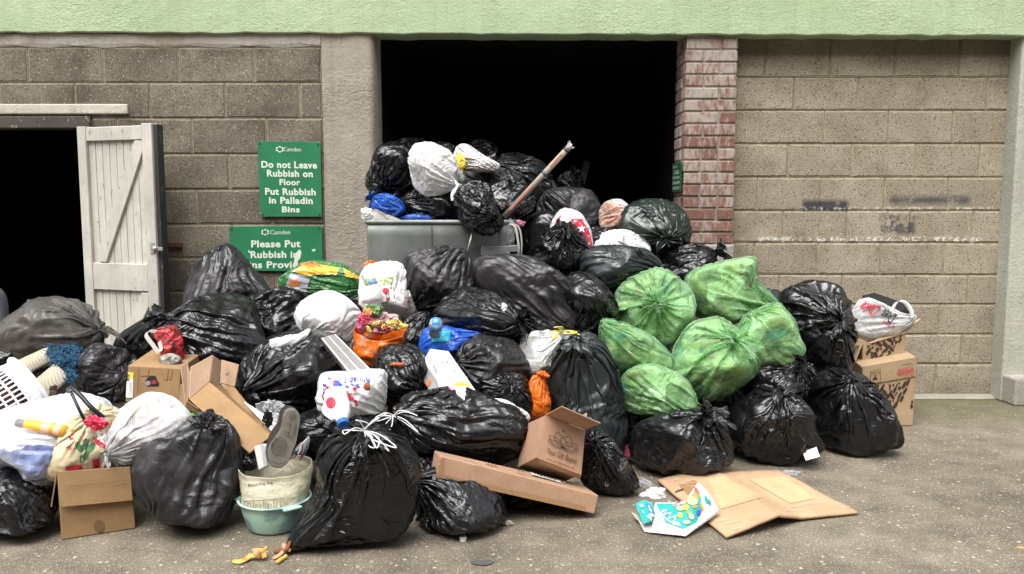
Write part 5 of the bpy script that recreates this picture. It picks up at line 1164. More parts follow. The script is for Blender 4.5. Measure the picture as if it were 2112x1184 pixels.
if p is not None:
    mb = MB(); pts = [U(806, 752, p.y-.01), U(816, 751, p.y-.015), U(826, 752, p.y-.013), U(834, 748, p.y-.005)]; mb.tube(bez(pts, 6), [.006]*3+[.008]*12+[.006]*4, 7); mb.tube(bez([U(826, 750, p.y-.012), U(833, 755, p.y-.01)], 4), .006, 6)
    tag(mb.build('orange_peel', ink('orange_peel', (.42, .10, .03)), smooth=True), 'curled orange peel strip on a black bag below the orange carrier', 'peel')
RB = bag('gift_bag', 'crumpled red and black gift bag hanging over the carton with a hole', 'gift bag', [(316, 688), (336, 674), (358, 674), (376, 700), (378, 738), (352, 748), (336, 728), (330, 704)], 3.72, (330, 680), film('red_foil', (.42, .02, .025), .28, bump=1., mott=(.03, .008, .01)), .7, 5, .2, None, None)
mb = MB(); pts = [U(x, y, 3.66) for x, y in ((322, 684), (308, 683), (302, 692), (316, 712), (327, 726), (333, 722), (329, 704))]; pp = bez(pts, 6); rows = []
for i, p in enumerate(pp): rows.append([p+Vector((-.008, 0, -.006)), p+Vector((.008, -.003, .006))])
mb.grid(rows); mb.build('ribbon_handle', ink('white_ribbon', (.68, .66, .6)), RB, solid=.002)
crumple('stone_ornament', 'grey crackled round ornament on the carton under the red gift bag', 'ornament', 352, 744, 3.66, 24, 15, rubbish_mat('crackle', [(.36, .34, .29), (.22, .2, .17), (.42, .4, .34)], 30), 61, amp=.12, flat=False)
bag('cloth_bag', 'soft matt black cloth bag against the foot of the white door', 'cloth bag', [(240, 728), (256, 690), (300, 656), (345, 648), (385, 640), (392, 690), (372, 748), (310, 756), (262, 750)], 4.06, None, mat('black_cloth', (.009, .009, .010), .85, .3), .8, 9, .4, None, None)
sheet('paper_sheet', 'white paper sheet lying on top of the sheer brownish bag', 'paper', [(90, 626, 3.95), (115, 614, 4.0), (155, 634, 3.98), (120, 630, 3.9)], I_WHITE, .001)
crumple('brown_toy', 'brown furry scrap behind the laundry basket', 'soft toy', 108, 812, 3.5, 15, 18, mat('brown_fur', (.07, .035, .028), .95), 64, amp=.4)
crumple('cream_scrap', 'cream crumpled scrap at the edge of the dark doorway', 'scrap', 2, 700, 3.9, 12, 10, ink('cream_paper', (.45, .38, .3)), 65)
crumple('clear_wrapping', 'crumpled clear plastic wrapping behind the black shoe', 'wrapping', 566, 852, 3.28, 32, 22, F_CLEAR, 66, amp=.9, sub=4)
crumple('black_scrap', 'small shiny black plastic scrap in the clear wrapping', 'scrap', 552, 862, 3.18, 9, 16, F_BLACK2, 67, amp=.7)
crumple('green_scrap', 'bright green plastic scrap beneath the tilted open carton', 'scrap', 396, 856, 3.3, 12, 4, ink('lime_plastic', (.12, .42, .04), .35), 68)
sheet('white_board', 'white card sheet sliding out behind the tilted open carton', 'card', [(502, 828, 3.38), (520, 838, 3.36), (580, 880, 3.28), (590, 905, 3.24), (560, 890, 3.26)], I_WHITE, .003)
root = empty('panel_edge', 'blue grey rounded bin edge at the side of the dark doorway', 'bin'); mb = MB()
mb.tube(bez([U(-30, 592, 4.5), U(0, 605, 4.5), U(9, 640, 4.5), U(8, 700, 4.5), U(4, 800, 4.5)], 8), .022, 12); mb.build('rounded_rim', ink('blue_grey_plastic', (.05, .055, .065), .4), root, smooth=True)
mb = MB(); mb.hexa([U(-60, 610, 4.52), U(2, 612, 4.52), U(2, 800, 4.52), U(-60, 800, 4.52)]+[U(-60, 610, 4.7), U(2, 612, 4.7), U(2, 800, 4.7), U(-60, 800, 4.7)]); mb.build('bin_side', ink('brown_plastic', (.10, .08, .065), .5), root, bevel=.01)
def basket():
    root = empty('laundry_basket', 'white plastic laundry basket with slotted sides tipped over at the heap edge', 'basket')
    m = mat('white_plastic', (.76, .76, .78), .35, .5); ax = Vector((.62, .68, .40)).normalized(); C = U(66, 806, 3.44); L = .34; M = ax.to_track_quat('Z', 'Y').to_matrix()
    def pt(a, h): r = .153-.03*(-h)/L; return C+M @ Vector((r*1.12*math.cos(a), r*math.sin(a), h))
    mb = MB(); mb.lathe([(.146, -.012), (.162, -.006), (.166, 0), (.162, .006), (.150, .008), (.1455, -.03), (.1465, -.055), (.149, -.05), (.149, -.012)], C, ax, 56, sx=1.12); mb.build('basket_rim', m, root, smooth=True)
    mb = MB(); N = 44; H = [-.055-.038*i for i in range(8)]
    for k in range(N):
        a0, a1 = 2*math.pi*k/N, 2*math.pi*(k+.30)/N; mb.slab([pt(a0, -.04), pt(a1, -.04), pt(a1, -L), pt(a0, -L)], .003)
    for h in H:
        for k in range(56): a0, a1 = 2*math.pi*k/56, 2*math.pi*(k+1)/56; mb.slab([pt(a0, h), pt(a1, h), pt(a1, h-.008), pt(a0, h-.008)], .0036)
    mb.build('lattice_side', m, root)
    mb = MB(); mb.lathe([(0, -L-.003), (.119, -L-.003), (.121, -L+.02)], C, ax, 44, sx=1.12); mb.build('basket_bottom', m, root, smooth=True)
    mb = MB(); mb.lathe([(.0, -L+.01), (.10, -L+.012), (.13, -.10), (.09, -.04), (0, -.03)], C, ax, 30, sx=1.08); mb.build('dark_fill', ink('dark_maroon', (.07, .025, .03), .9), root, smooth=True)  # dark maroon body filling the basket behind the slots
basket()
def rug():
    root = empty('woven_mat', 'folded beige woven mat with blue fringe behind the laundry basket', 'mat')
    m = mat('woven_beige', (.42, .37, .28), .9, .2); t = NT(m); dv = (U(140, 760, 3.6)-U(75, 800, 3.6)).normalized()
    rot = math.atan2(dv.z, dv.x); v = t.n('TexWave'); t.set(v.inputs['Vector'], t.co(rot=(0, rot, 0))); v.inputs['Scale'].default_value = 26; v.inputs['Distortion'].default_value = .6
    t.color(t.mix(v.outputs[1], (.33, .29, .22), (.44, .395, .31))); t.normal(t.bump(v.outputs[1], .5, .006))
    mf = mat('blue_fringe', (.035, .105, .19), .9, .2)
    for (a, b, c, d) in (((38, 745, 3.68), (102, 716, 3.72), (116, 742, 3.66), (52, 775, 3.6)), ((62, 795, 3.52), (118, 748, 3.62), (148, 778, 3.55), (92, 828, 3.46))):
        q = [P3(x) for x in (a, b, c, d)]; rows = []
        for i in range(10):
            s = i/9; rows.append([q[0].lerp(q[1], k/9).lerp(q[3].lerp(q[2], k/9), s)+Vector((0, -.03*math.sin(math.pi*s), .012*math.sin(math.pi*s))) for k in range(10)])
        mb = MB(); mb.grid(rows); mb.build('mat_fold', m, root, smooth=True, solid=.012)
    mb = MB(); rnd = random.Random(2)
    for (p0, p1) in (((100, 712, 3.72), (128, 748, 3.62)), ((116, 745, 3.60), (152, 785, 3.52)), ((128, 716, 3.74), (164, 722, 3.72)), ((158, 722, 3.7), (146, 775, 3.58)), ((104, 720, 3.66), (128, 752, 3.56)), ((120, 728, 3.68), (156, 745, 3.62))):
        a, b = P3(p0), P3(p1)
        for k in range(220):
            o = a.lerp(b, rnd.random())+Vector([rnd.gauss(0, .008) for _ in range(3)]); l = rnd.uniform(.012, .03); d = Vector((rnd.uniform(-.5, 1), rnd.uniform(-1, .2), rnd.uniform(-.9, .8))).normalized()
            mb.tube([o, o+d*l*.5, o+d*l+Vector((0, 0, -l*.3))], [.0021, .0020, .0012], 4)
    mb.build('fringe', mf, root, smooth=True)
rug()

kb = [b for b in BAGS.values() if b['label'].startswith('charcoal bin bag with a crumpled open top')][0]
top = crumple('crumpled_top', None, None, 430, 874, 3.0, 34, 24, F_GREYB, 97, amp=.75, sub=5, tilt=-.35); top.parent = kb

crumple('paper_scrap', 'white paper scrap caught in the crumpled tie of a black bag above the blue bag', 'paper', 1040, 634, 3.84, 6, 9, F_WHITE, 98, amp=.6, sub=3)

wide = [b for b in BAGS.values() if b['label'].startswith('wide black bin bag')][0]
tp = []
for x, y in ((628, 696), (612, 704), (590, 711), (562, 716)):
    p, n = on_surface(wide, x, y); tp.append(p+n*.018 if p is not None else U(x, y, 3.6))
tail(TW, 'twisted_tail', [U(638, 680, tp[0].y+.03)]+tp, .022, F_WHITE)
# ================================================================ cartons, sack, tub, litter on the ground
def lotus(o, quad, mb, mi):
    q = [Vector((x, y)) for x, y in quad]
    def W(u, v): return tuple(q[0].lerp(q[1], u).lerp(q[3].lerp(q[2], u), v))
    base = Vector((.5, .98))
    for ang, L, w in ((-1.28, .62, .18), (-.85, .72, .20), (-.28, .86, .22), (.28, .86, .22), (.85, .72, .20), (1.28, .62, .18)):
        d = Vector((math.sin(ang), -math.cos(ang))); n = Vector((-d.y, d.x)); pts = []
        for k in range(25):
            t = k/24; s = t*2 if t <= .5 else 2-2*t; sd = 1 if t <= .5 else -1
            p = base+d*L*s*.98+n*sd*w*math.sin(math.pi*min(1, s**.85)) ; pts.append(W(p.x, p.y))
        lay_line(o, pts, 1.1, mb, mi)
    h = [W(.5+.035*x, .02+.05*y) for x, y in ((0, 1), (-1, 0), (-.9, -.7), (-.4, -.8), (0, -.2), (.4, -.8), (.9, -.7), (1, 0))]; lay_poly(o, h, mb, mi)
def carton(name, label, panels, m, group=None, inner=None):
    """an open carton: each panel (part name, pixel corners with distances) a thin board of its own"""
    root = empty(name, label, 'carton', group=group); out = []
    for part, pts, *mm in panels:
        mb = MB(); q = [P3(p) if not isinstance(p, Vector) else p for p in pts]; mb.slab(q, TH_); out.append(mb.build(part, mm[0] if mm else m, root, bevel=.0012, seg=1))
    return root, out
# tilted open carton
_, pn = carton('open_carton', 'tilted brown carton with flaps open beside the carton with a hole', [
    ('side_panel', [(432, 788, 3.40), (390, 824, 3.28), (515, 935, 3.06), (560, 899, 3.16)], C_BROWN), ('side_panel', [(454, 790, 3.60), (484, 799, 3.54), (562, 897, 3.24), (534, 892, 3.30)], C_BROWN),
    ('side_panel', [(435, 792, 3.41), (456, 795, 3.59), (536, 896, 3.29), (556, 896, 3.17)], C_INNER), ('end_panel', [(515, 933, 3.07), (558, 897, 3.17), (562, 892, 3.26), (530, 912, 3.2)], C_BROWN),
    ('flap', [(393, 757, 3.38), (438, 732, 3.50), (432, 787, 3.402), (390, 823, 3.282)], C_PALE), ('flap', [(439, 733, 3.50), (455, 744, 3.58), (450, 801, 3.5), (433, 788, 3.41)], C_PALE),
    ('flap', [(457, 742, 3.64), (493, 752, 3.58), (484, 798, 3.545), (454, 789, 3.605)], C_PALE), ('flap', [(372, 757, 3.42), (386, 747, 3.46), (398, 790, 3.42), (383, 841, 3.34)], C_PALE), ('flap', [(386, 826, 3.3), (382, 842, 3.33), (418, 858, 3.26), (408, 842, 3.25)], C_BROWN)], C_BROWN)
mb = MB(); lay_poly(pn[6], [(466, 766), (470, 767), (469, 771), (465, 770)], mb); mb.build('print', [I_GREY], pn[6])
# carton with a hole
root = empty('shipping_carton', 'closed brown carton with a torn hole and a yellow topped label', 'carton'); mb = MB()
f = [U(264, 754, 3.60), U(373, 760, 3.60), U(368, 842, 3.58), U(258, 838, 3.58)]; mb.hexa(f+[p+Vector((.012, .24, .035)) for p in f]); bx = mb.build('carton_body', C_BROWN, root, bevel=.004)
m2 = MB(); lay_poly(bx, [(300, 785), (308, 782), (309, 775), (321, 775), (324, 784), (328, 790), (326, 796), (305, 796)], m2, 0); lay_poly(bx, ell(306, 790, 5, 5, 10), m2, 1, lift=.0035); lay_poly(bx, [(312, 787), (320, 783), (325, 791), (314, 793)], m2, 2, lift=.0035)  # the hole's dark inside is put into the colour as a flat patch
lay_poly(bx, [(263, 768), (276, 768), (275, 782), (262, 782)], m2, 3); lay_poly(bx, [(262, 782), (275, 782), (274, 820), (260, 820)], m2, 4); lay_poly(bx, [(291, 758), (308, 759), (306, 775), (290, 775)], m2, 5); lay_poly(bx, [(338, 760), (347, 761), (345, 784), (338, 783)], m2, 5); lay_poly(bx, [(350, 763), (355, 763), (353, 782), (348, 781)], m2, 5)
for k in range(9): lay_line(bx, [(266+k*.4, 788+k*3.3), (272, 788+k*3.3)], 1.2, m2, 6)
lay_line(bx, [(287, 756), (284, 810)], .8, m2, 0); lay_line(bx, [(343, 816), (341, 838)], .8, m2, 0); lay_text(bx, 'Baxter', [(294, 821), (331, 824), (331, 831), (294, 829)], m2, 0, .03)
m2.build('print', [I_BLACK, ink('grey_bits', (.25, .25, .24)), I_DKRED, I_YELLOW, I_WHITE, C_TAPE, I_GREY], bx)
sheet('card_sheet', 'upright card sheet squeezed between the holed carton and the tilted carton', 'card', [(370, 790, 3.62), (386, 800, 3.5), (388, 862, 3.44), (368, 860, 3.56)], C_BROWN)
sheet('card_scrap', 'small torn brown card beside the thin white bag with a bow', 'card', [(246, 838, 3.5), (262, 832, 3.5), (266, 862, 3.46), (246, 866, 3.46)], C_PALE)
# front carton with the leaf bag
a, b = G(128, 1114), G(279, 1090); dx = (b-a).normalized(); back = Vector((-dx.y, dx.x, 0)); back = back if back.y > 0 else -back
za = U(120, 972, a.y).z; up = Vector((-.004, 0, 1))
A, B = a+Vector((0, 0, .003)), b+Vector((0, 0, .003)); A1, B1 = Vector((U(119, 974, a.y).x, a.y, za)), Vector((U(268, 962, b.y).x, b.y, U(268, 962, b.y).z)); D = back*.26
n_ = lambda p, k=.002: p-back*k
_, pn = carton('open_carton', 'open brown carton on the ground holding the cream leaf bag', [
    ('front_panel', [A, B, B1, A1]), ('back_panel', [A+D, B+D, B1+D, A1+D]), ('side_panel', [A+back*.004, A+D-back*.004, A1+D-back*.004, A1+back*.004]), ('side_panel', [B+back*.004, B+D-back*.004, B1+D-back*.004, B1+back*.004]), ('bottom_panel', [A+Vector((0, 0, .002))+back*.005, B+Vector((0, 0, .002))+back*.005, B+D+Vector((0, 0, .002))-back*.005, A+D+Vector((0, 0, .002))-back*.005], C_INNER),
    ('flap', [n_(A1, .004), n_(B1, .004), n_(B1.lerp(B, .52), .022), n_(A1.lerp(A, .50), .022)]), ('flap', [A1+back*.01-dx*.002, A1+D*.7-dx*.002, A1.lerp(A, .52)+D*.7-dx*.028, A1.lerp(A, .52)+back*.01-dx*.028])], C_BROWN)
mb = MB(); lay_poly(pn[0], ell(204, 1085, 11, 13, 12), mb); mb.build('water_stain', [ink('stain', (.17, .10, .05), .8)], pn[0])
mb = MB(); lay_line(pn[5], [(140, 1002), (200, 998), (262, 990)], 1., mb); lay_line(pn[5], [(228, 1004), (262, 998)], 1., mb); mb.build('crease_line', [ink('crease', (.15, .09, .05), .8)], pn[5])
# long flat carton and the printed gift carton
root = empty('long_carton', 'long flat sealed carton lying aslant over a black bag at the front', 'carton'); mb = MB()
f = [U(908, 940, 2.98), U(1235, 1022, 3.12), U(1226, 1060, 3.11), U(900, 986, 2.97)]; bk = [U(896, 929, 3.20), U(1199, 998, 3.34)]; d0, d1 = bk[0]-f[0], bk[1]-f[1]
mb.hexa(f+[f[0]+d0, f[1]+d1, f[2]+d1, f[3]+d0]); lc = mb.build('carton_body', C_PEACH, root, bevel=.004)
m2 = MB(); lay_poly(lc, [(907, 942), (917, 944), (911, 989), (901, 986)], m2, 0); lay_poly(lc, [(902, 977), (1229, 1049), (1226, 1059), (900, 986)], m2, 0)
[lay_line(lc, [(1003+k*8, 955+k*2.1), (1008+k*8, 957.5+k*2.1)], 1.5, m2, 1) for k in range(10)]; lay_poly(lc, [(1085, 972), (1150, 990), (1168, 996), (1160, 997), (1092, 978)], m2, 2)
for k in range(7): lay_line(lc, [(1100+k*7, 978+k*2.1), (1104+k*7, 979+k*2.1)], 1.2, m2, 1)
lay_line(lc, [(964, 972), (973, 1000)], .7, m2, 3); lay_line(lc, [(1028, 985), (1042, 1014)], .7, m2, 3); lay_line(lc, [(1045, 990), (1060, 1018)], .7, m2, 3)
m2.build('tape_print', [C_TAPE, I_BROWN, I_WHITE, ink('scuff', (.30, .18, .11))], lc)
crumple('tape_scrap', 'tiny crumpled tape end on the corner of the long flat carton', 'tape', 895, 987, 2.95, 4, 4, F_CLEAR, 71, sub=2)
FTL, FTR, FBR, FBL = U(1127, 856, 3.20), U(1207, 888, 3.22), U(1199, 978, 3.19), U(1109, 943, 3.17); dl = (U(1084, 876, 3.40)-FTL); db = U(1068, 964, 3.37)-FBL
_, pn = carton('gift_carton', 'open brown carton printed with a lotus flower, standing on the long flat carton', [
    ('front_panel', [FTL, FTR, FBR, FBL]), ('side_panel', [FTL+dl*.02, FTL+dl, FBL+db, FBL+db*.02]), ('side_panel', [FTR+dl*.02, FTR+dl, FBR+db, FBR+db*.02]), ('back_panel', [FTL+dl, FTR+dl, FBR+db, FBL+db]), ('bottom_panel', [FBL+db*.03, FBR+db*.03, FBR+db*.97, FBL+db*.97], C_INNER),
    ('flap', [FTL+Vector((0, 0, .003)), FTR+Vector((0, 0, .003)), U(1239, 873, 3.10), U(1158, 838, 3.08)], C_PEACH), ('flap', [FTR+dl*.05, FTR+dl*.95, FTR+dl*.95+Vector((.03, .0, .075)), FTR+dl*.3+Vector((.035, 0, .085))], C_PALE),
    ('flap', [FBL+Vector((0, -.003, 0)), FBR+Vector((0, -.003, 0)), U(1197, 988, 3.23), U(1114, 955, 3.21)], C_PEACH)], C_PEACH)
m2 = MB(); lotus(pn[0], [(1134, 879), (1190, 899), (1189, 934), (1133, 915)], m2, 0)
lay_text(pn[0], 'Your Gift Basket', [(1129, 922), (1191, 945), (1189, 957), (1127, 935)], m2, 0, .0, shear=.15); lay_text(pn[0], 'www.yourgiftbasket.co.uk', [(1128, 943), (1184, 963), (1184, 969), (1128, 949)], m2, 0)
m2.build('lotus_print', [I_BROWN], pn[0])
# cartons of printed vegetables at the end of the heap
def veg(o, quad, mb, mi, seed):
    """the dark printed wedge of roots, leaves and slices"""
    rnd = random.Random(seed); q = [Vector((x, y)) for x, y in quad]; W = lambda u, v: tuple(q[0].lerp(q[1], u).lerp(q[3].lerp(q[2], u), v)); done = []
    for _ in range(420):
        u, v = rnd.random(), rnd.random()
        if v > 1-abs(u-.45)*1.9+.02: continue
        r = rnd.uniform(.03, .075)
        if any((u-a)**2+(v-b)**2 < (r+c)**2*.8 for a, b, c in done): continue
        done.append((u, v, r)); asp = rnd.choice((1., 2.6, 3.2, 2.2)); rot = rnd.choice((-.9, -.75, .8))
        pts = [W(u+r*asp*.8*math.cos(a)*math.cos(rot)*.62-r*.62*math.sin(a)*math.sin(rot), v+r*asp*.8*math.cos(a)*math.sin(rot)+r*math.sin(a)*math.cos(rot)*.8) for a in [k*math.pi/5 for k in range(10)]]
        lay_poly(o, pts, mb, mi)
C_VEG = card_mat('light_kraft_card', (.40, .285, .17))
def veg_boxes():
    g = G(1883, 880); Y = g.y; root = empty('vegetable_carton', 'brown food carton with red upside down lettering, standing at the foot of the pale wall', 'carton')
    f = [U(1778, 757, Y), U(1891, 737, Y), U(1883, 880, Y), U(1778, 890, Y)]; f[2].z = f[3].z = .004; dd = Vector((.05, .28, 0)); ins = Vector((0, .003, 0))
    mb = MB(); top = [U(1778, 795, Y), U(1887, 776, Y)]; mb.hexa([f[0]+ins, f[1]+ins, f[2]+ins, f[3]+ins]+[p+dd for p in f]); bx = mb.build('carton_body', C_VEG, root, bevel=.003)
    mb = MB(); mb.slab([f[0]+Vector((.0, -.006, .004)), f[1]+Vector((0, -.006, .004)), top[1]+Vector((0, -.002, 0)), top[0]+Vector((0, -.002, 0))], .004); fl = mb.build('flap', C_VEG, root, bevel=.001, seg=1)
    m2 = MB(); veg(bx, [(1800, 798), (1882, 783), (1880, 860), (1800, 872)], m2, 0, 3); lay_poly(bx, ell(1880, 838, 3, 5, 8), m2, 0); lay_poly(bx, ell(1881, 829, 2, 4, 8), m2, 0); lay_text(bx, 'gousto.co.uk', [(1822, 872), (1855, 867), (1855, 871), (1822, 876)], m2, 0); m2.build('vegetable_print', [I_BROWN], bx)
    m2 = MB(); lay_text(fl, 'Gousto', [(1884, 773), (1850, 778), (1851, 763), (1885, 758)], m2, 0, .01); lay_line(fl, [(1865, 775), (1873, 774)], 1.4, m2, 0); lay_text(fl, 'www.gousto.co.uk', [(1884, 758), (1852, 763), (1852, 760), (1884, 755)], m2, 1); lay_line(fl, [(1860, 752.5), (1880, 749.5)], 1.1, m2, 1)
    Q = [(1795, 766), (1815, 761), (1815, 787), (1795, 790)]; lay_line(fl, Q+[Q[0]], 1.1, m2, 1); lay_text(fl, 'FRAGILE', [(1813, 769), (1797, 772), (1797, 768), (1813, 765)], m2, 1); lay_poly(fl, [(1799, 784), (1810, 782), (1808, 778), (1801, 779)], m2, 1); lay_line(fl, [(1804.5, 779), (1804, 774)], 1.2, m2, 1); lay_line(fl, [(1801, 775), (1808, 773.5)], 1.2, m2, 1)
    m2.build('lettering', [I_RED, I_BROWN], fl)
    root = empty('vegetable_carton', 'open brown food carton full of scraps, behind the carton with red lettering', 'carton'); Y = Y+.16
    f = [U(1780, 709, Y), U(1868, 686, Y), U(1860, 790, Y), U(1780, 800, Y)]; f[2].z = f[3].z = .006; dd = U(1756, 698, Y+.26)-f[0]; dd.z = .02
    mb = MB(); mb.slab(f, TH_); fr = mb.build('front_panel', C_VEG, root, bevel=.001, seg=1)
    for nm, q in (('side_panel', [f[0]+dd*.02, f[0]+dd, f[3]+Vector((dd.x, dd.y, 0)), f[3]+dd*.02]), ('side_panel', [f[1]+dd*.02, f[1]+dd, f[2]+Vector((dd.x, dd.y, 0)), f[2]+dd*.02]), ('back_panel', [f[0]+dd, f[1]+dd, f[2]+dd, f[3]+dd]),
                  ('flap', [U(1793, 709, Y-.01), U(1868, 687, Y-.01), U(1900, 657, Y+.05), U(1860, 668, Y+.08)]), ('flap', [U(1778, 710, Y), U(1758, 700, Y+.2), U(1744, 745, Y+.1), U(1762, 752, Y-.03)])):
        mb = MB(); mb.slab(q, TH_); mb.build(nm, C_VEG, root, bevel=.001, seg=1)
    m2 = MB(); veg(fr, [(1784, 712), (1864, 692), (1860, 752), (1786, 770)], m2, 0, 8); lay_poly(fr, ell(1858, 733, 3, 5, 8), m2, 0); m2.build('vegetable_print', [I_BROWN], fr)
    mb = MB(); mb.hexa([U(1758, 695, Y+.02), U(1786, 706, Y+.02), U(1812, 697, Y+.15), U(1788, 686, Y+.15)]+[U(1758, 710, Y+.02), U(1786, 720, Y+.02), U(1812, 712, Y+.15), U(1788, 700, Y+.15)]); tag(mb.build('wood_offcut', wood_mat('bare_wood', (.45, .30, .18), (.3, .2, .12)), bevel=.002), 'pale wooden offcut lying in the open food carton', 'wood')
    mb = MB(); mb.hexa([U(1778, 609, Y+.22), U(1803, 603, Y+.3), U(1880, 630, Y+.3), U(1860, 640, Y+.16)]+[U(1778, 640, Y+.22), U(1803, 634, Y+.3), U(1880, 656, Y+.3), U(1860, 672, Y+.16)]); tag(mb.build('black_box', ink('black_card', (.016, .015, .016), .6), bevel=.003), 'flat black box lid on top of the open food carton', 'box')
    CK = bag('carrier_bag', 'white cola carrier with red and black lettering on the open food carton', 'carrier bag', [(1756, 648), (1770, 628), (1792, 616), (1822, 628), (1858, 645), (1882, 650), (1866, 675), (1836, 692), (1800, 696), (1766, 682)], Y+.04, (1880, 650), F_WHITE2, .7, 9, .6, None, None)
    fast = CK; m2 = MB(); lay_text(CK, 'Coke', [(1822, 640), (1776, 622), (1772, 646), (1814, 654)][::1], m2, 0, .01, shear=.3) if False else None
    lay_text(CK, 'Coke', [(1802, 652), (1768, 640), (1782, 622), (1820, 632)], m2, 0, .02, shear=.2); lay_text(CK, 'Diet', [(1838, 668), (1812, 655), (1824, 636), (1850, 648)], m2, 1, .0, shear=.2); lay_text(CK, 'Coke', [(1842, 680), (1816, 668), (1822, 660), (1846, 671)], m2, 0, .0, shear=.2); m2.build('lettering', [I_RED, I_BLACK], CK)
    mb = MB(); pts = [U(x, y, Y-.02) for x, y in ((1836, 652), (1842, 632), (1852, 621), (1866, 625), (1878, 642), (1880, 656))]; pp = bez(pts, 7); mb.grid([[p+Vector((-.012, -.01, -.004)), p+Vector((0, -.016, 0)), p+Vector((.012, -.008, .006))] for p in pp]); mb.build('handle', F_WHITE, CK, smooth=True, solid=.002)
veg_boxes()
# label scrap poking out of the bag
k6 = [b for b in BAGS.values() if 'torn label' in b['label']][0]
sheet('paper_label', 'torn white label sticking out of the black bag by the open cartons', 'label', [(1655, 932, 3.70), (1684, 922, 3.68), (1691, 942, 3.66), (1662, 950, 3.68)], I_WHITE, .0012)
crumple('brown_scrap', 'brown burnt looking scrap at the torn label', 'scrap', 1656, 930, 3.70, 12, 6, ink('burnt', (.05, .025, .012)), 75)
# flattened cardboard
def flat_card():
    root = empty('flattened_cardboard', 'flattened cardboard sheet with pale patches and tape lying on the ground', 'cardboard')
    cols = [((1356, 990), (1497, 1106), .022, .016), ((1462, 960), (1605, 1062), .060, .062), ((1500, 972), (1652, 1066), .045, .022), ((1606, 968), (1770, 1056), .030, .014)]
    L = [(G(*a, za), G(*b, zb)) for a, b, za, zb in cols]; rows = []
    for i in range(19):
        t = i/18; P = [a.lerp(b, t) for a, b in L]; row = []
        for j in range(31):
            s = j/10; k = min(int(s), 2); u = s-k; u = u*u*(3-2*u)*.55+u*.45; p = P[k].lerp(P[k+1], u); p.z += .0035*mnoise.noise(p*7)+.002*mnoise.noise(p*21); row.append(p)
        rows.append(row)
    mb = MB(); mb.grid(rows); o = mb.build('board', card_mat('parcel_card', (.47, .315, .19)), root, smooth=True, solid=.011); md = o.modifiers['solid']; md.offset = -1 if o.data.polygons[0].normal.z > 0 else 1
    o2 = o; m2 = MB()
    lay_poly(o, [(1460, 990), (1492, 981), (1572, 1026), (1487, 1051)], m2, 0); lay_poly(o, [(1545, 990), (1618, 983), (1680, 1029), (1630, 1039)], m2, 0); lay_poly(o, [(1400, 1000), (1432, 990), (1450, 1004), (1418, 1020)], m2, 1)
    rnd = random.Random(3)
    for k in range(26):
        x, y = rnd.choice(((1370, 985), (1400, 1005), (1500, 1085), (1560, 1062), (1640, 1050), (1700, 1040), (1430, 1050))); x += rnd.uniform(-25, 35); y += rnd.uniform(-10, 10); l = rnd.uniform(10, 38); sl = rnd.choice((-.20, -.16, -.12, .58)); lay_line(o, [(x, y), (x+l, y+l*sl)], rnd.uniform(.4, .8), m2, 2)  # thin pale lines paint the tape's glints into the colour
    lay_line(o, [(1387, 1020), (1398, 1014), (1410, 1010)], 2., m2, 3)
    m2.build('patch', [C_BUFF, C_TAPE, ink('painted_tape_glint', (.58, .46, .35), .2), ink('tear', (.05, .03, .02))], root)
    crumple('tape_scrap', 'crumpled clear tape on the far edge of the flattened cardboard', 'tape', 1630, 975, 3.62, 18, 5, F_CLEAR, 81, sub=3, amp=.8)
flat_card()
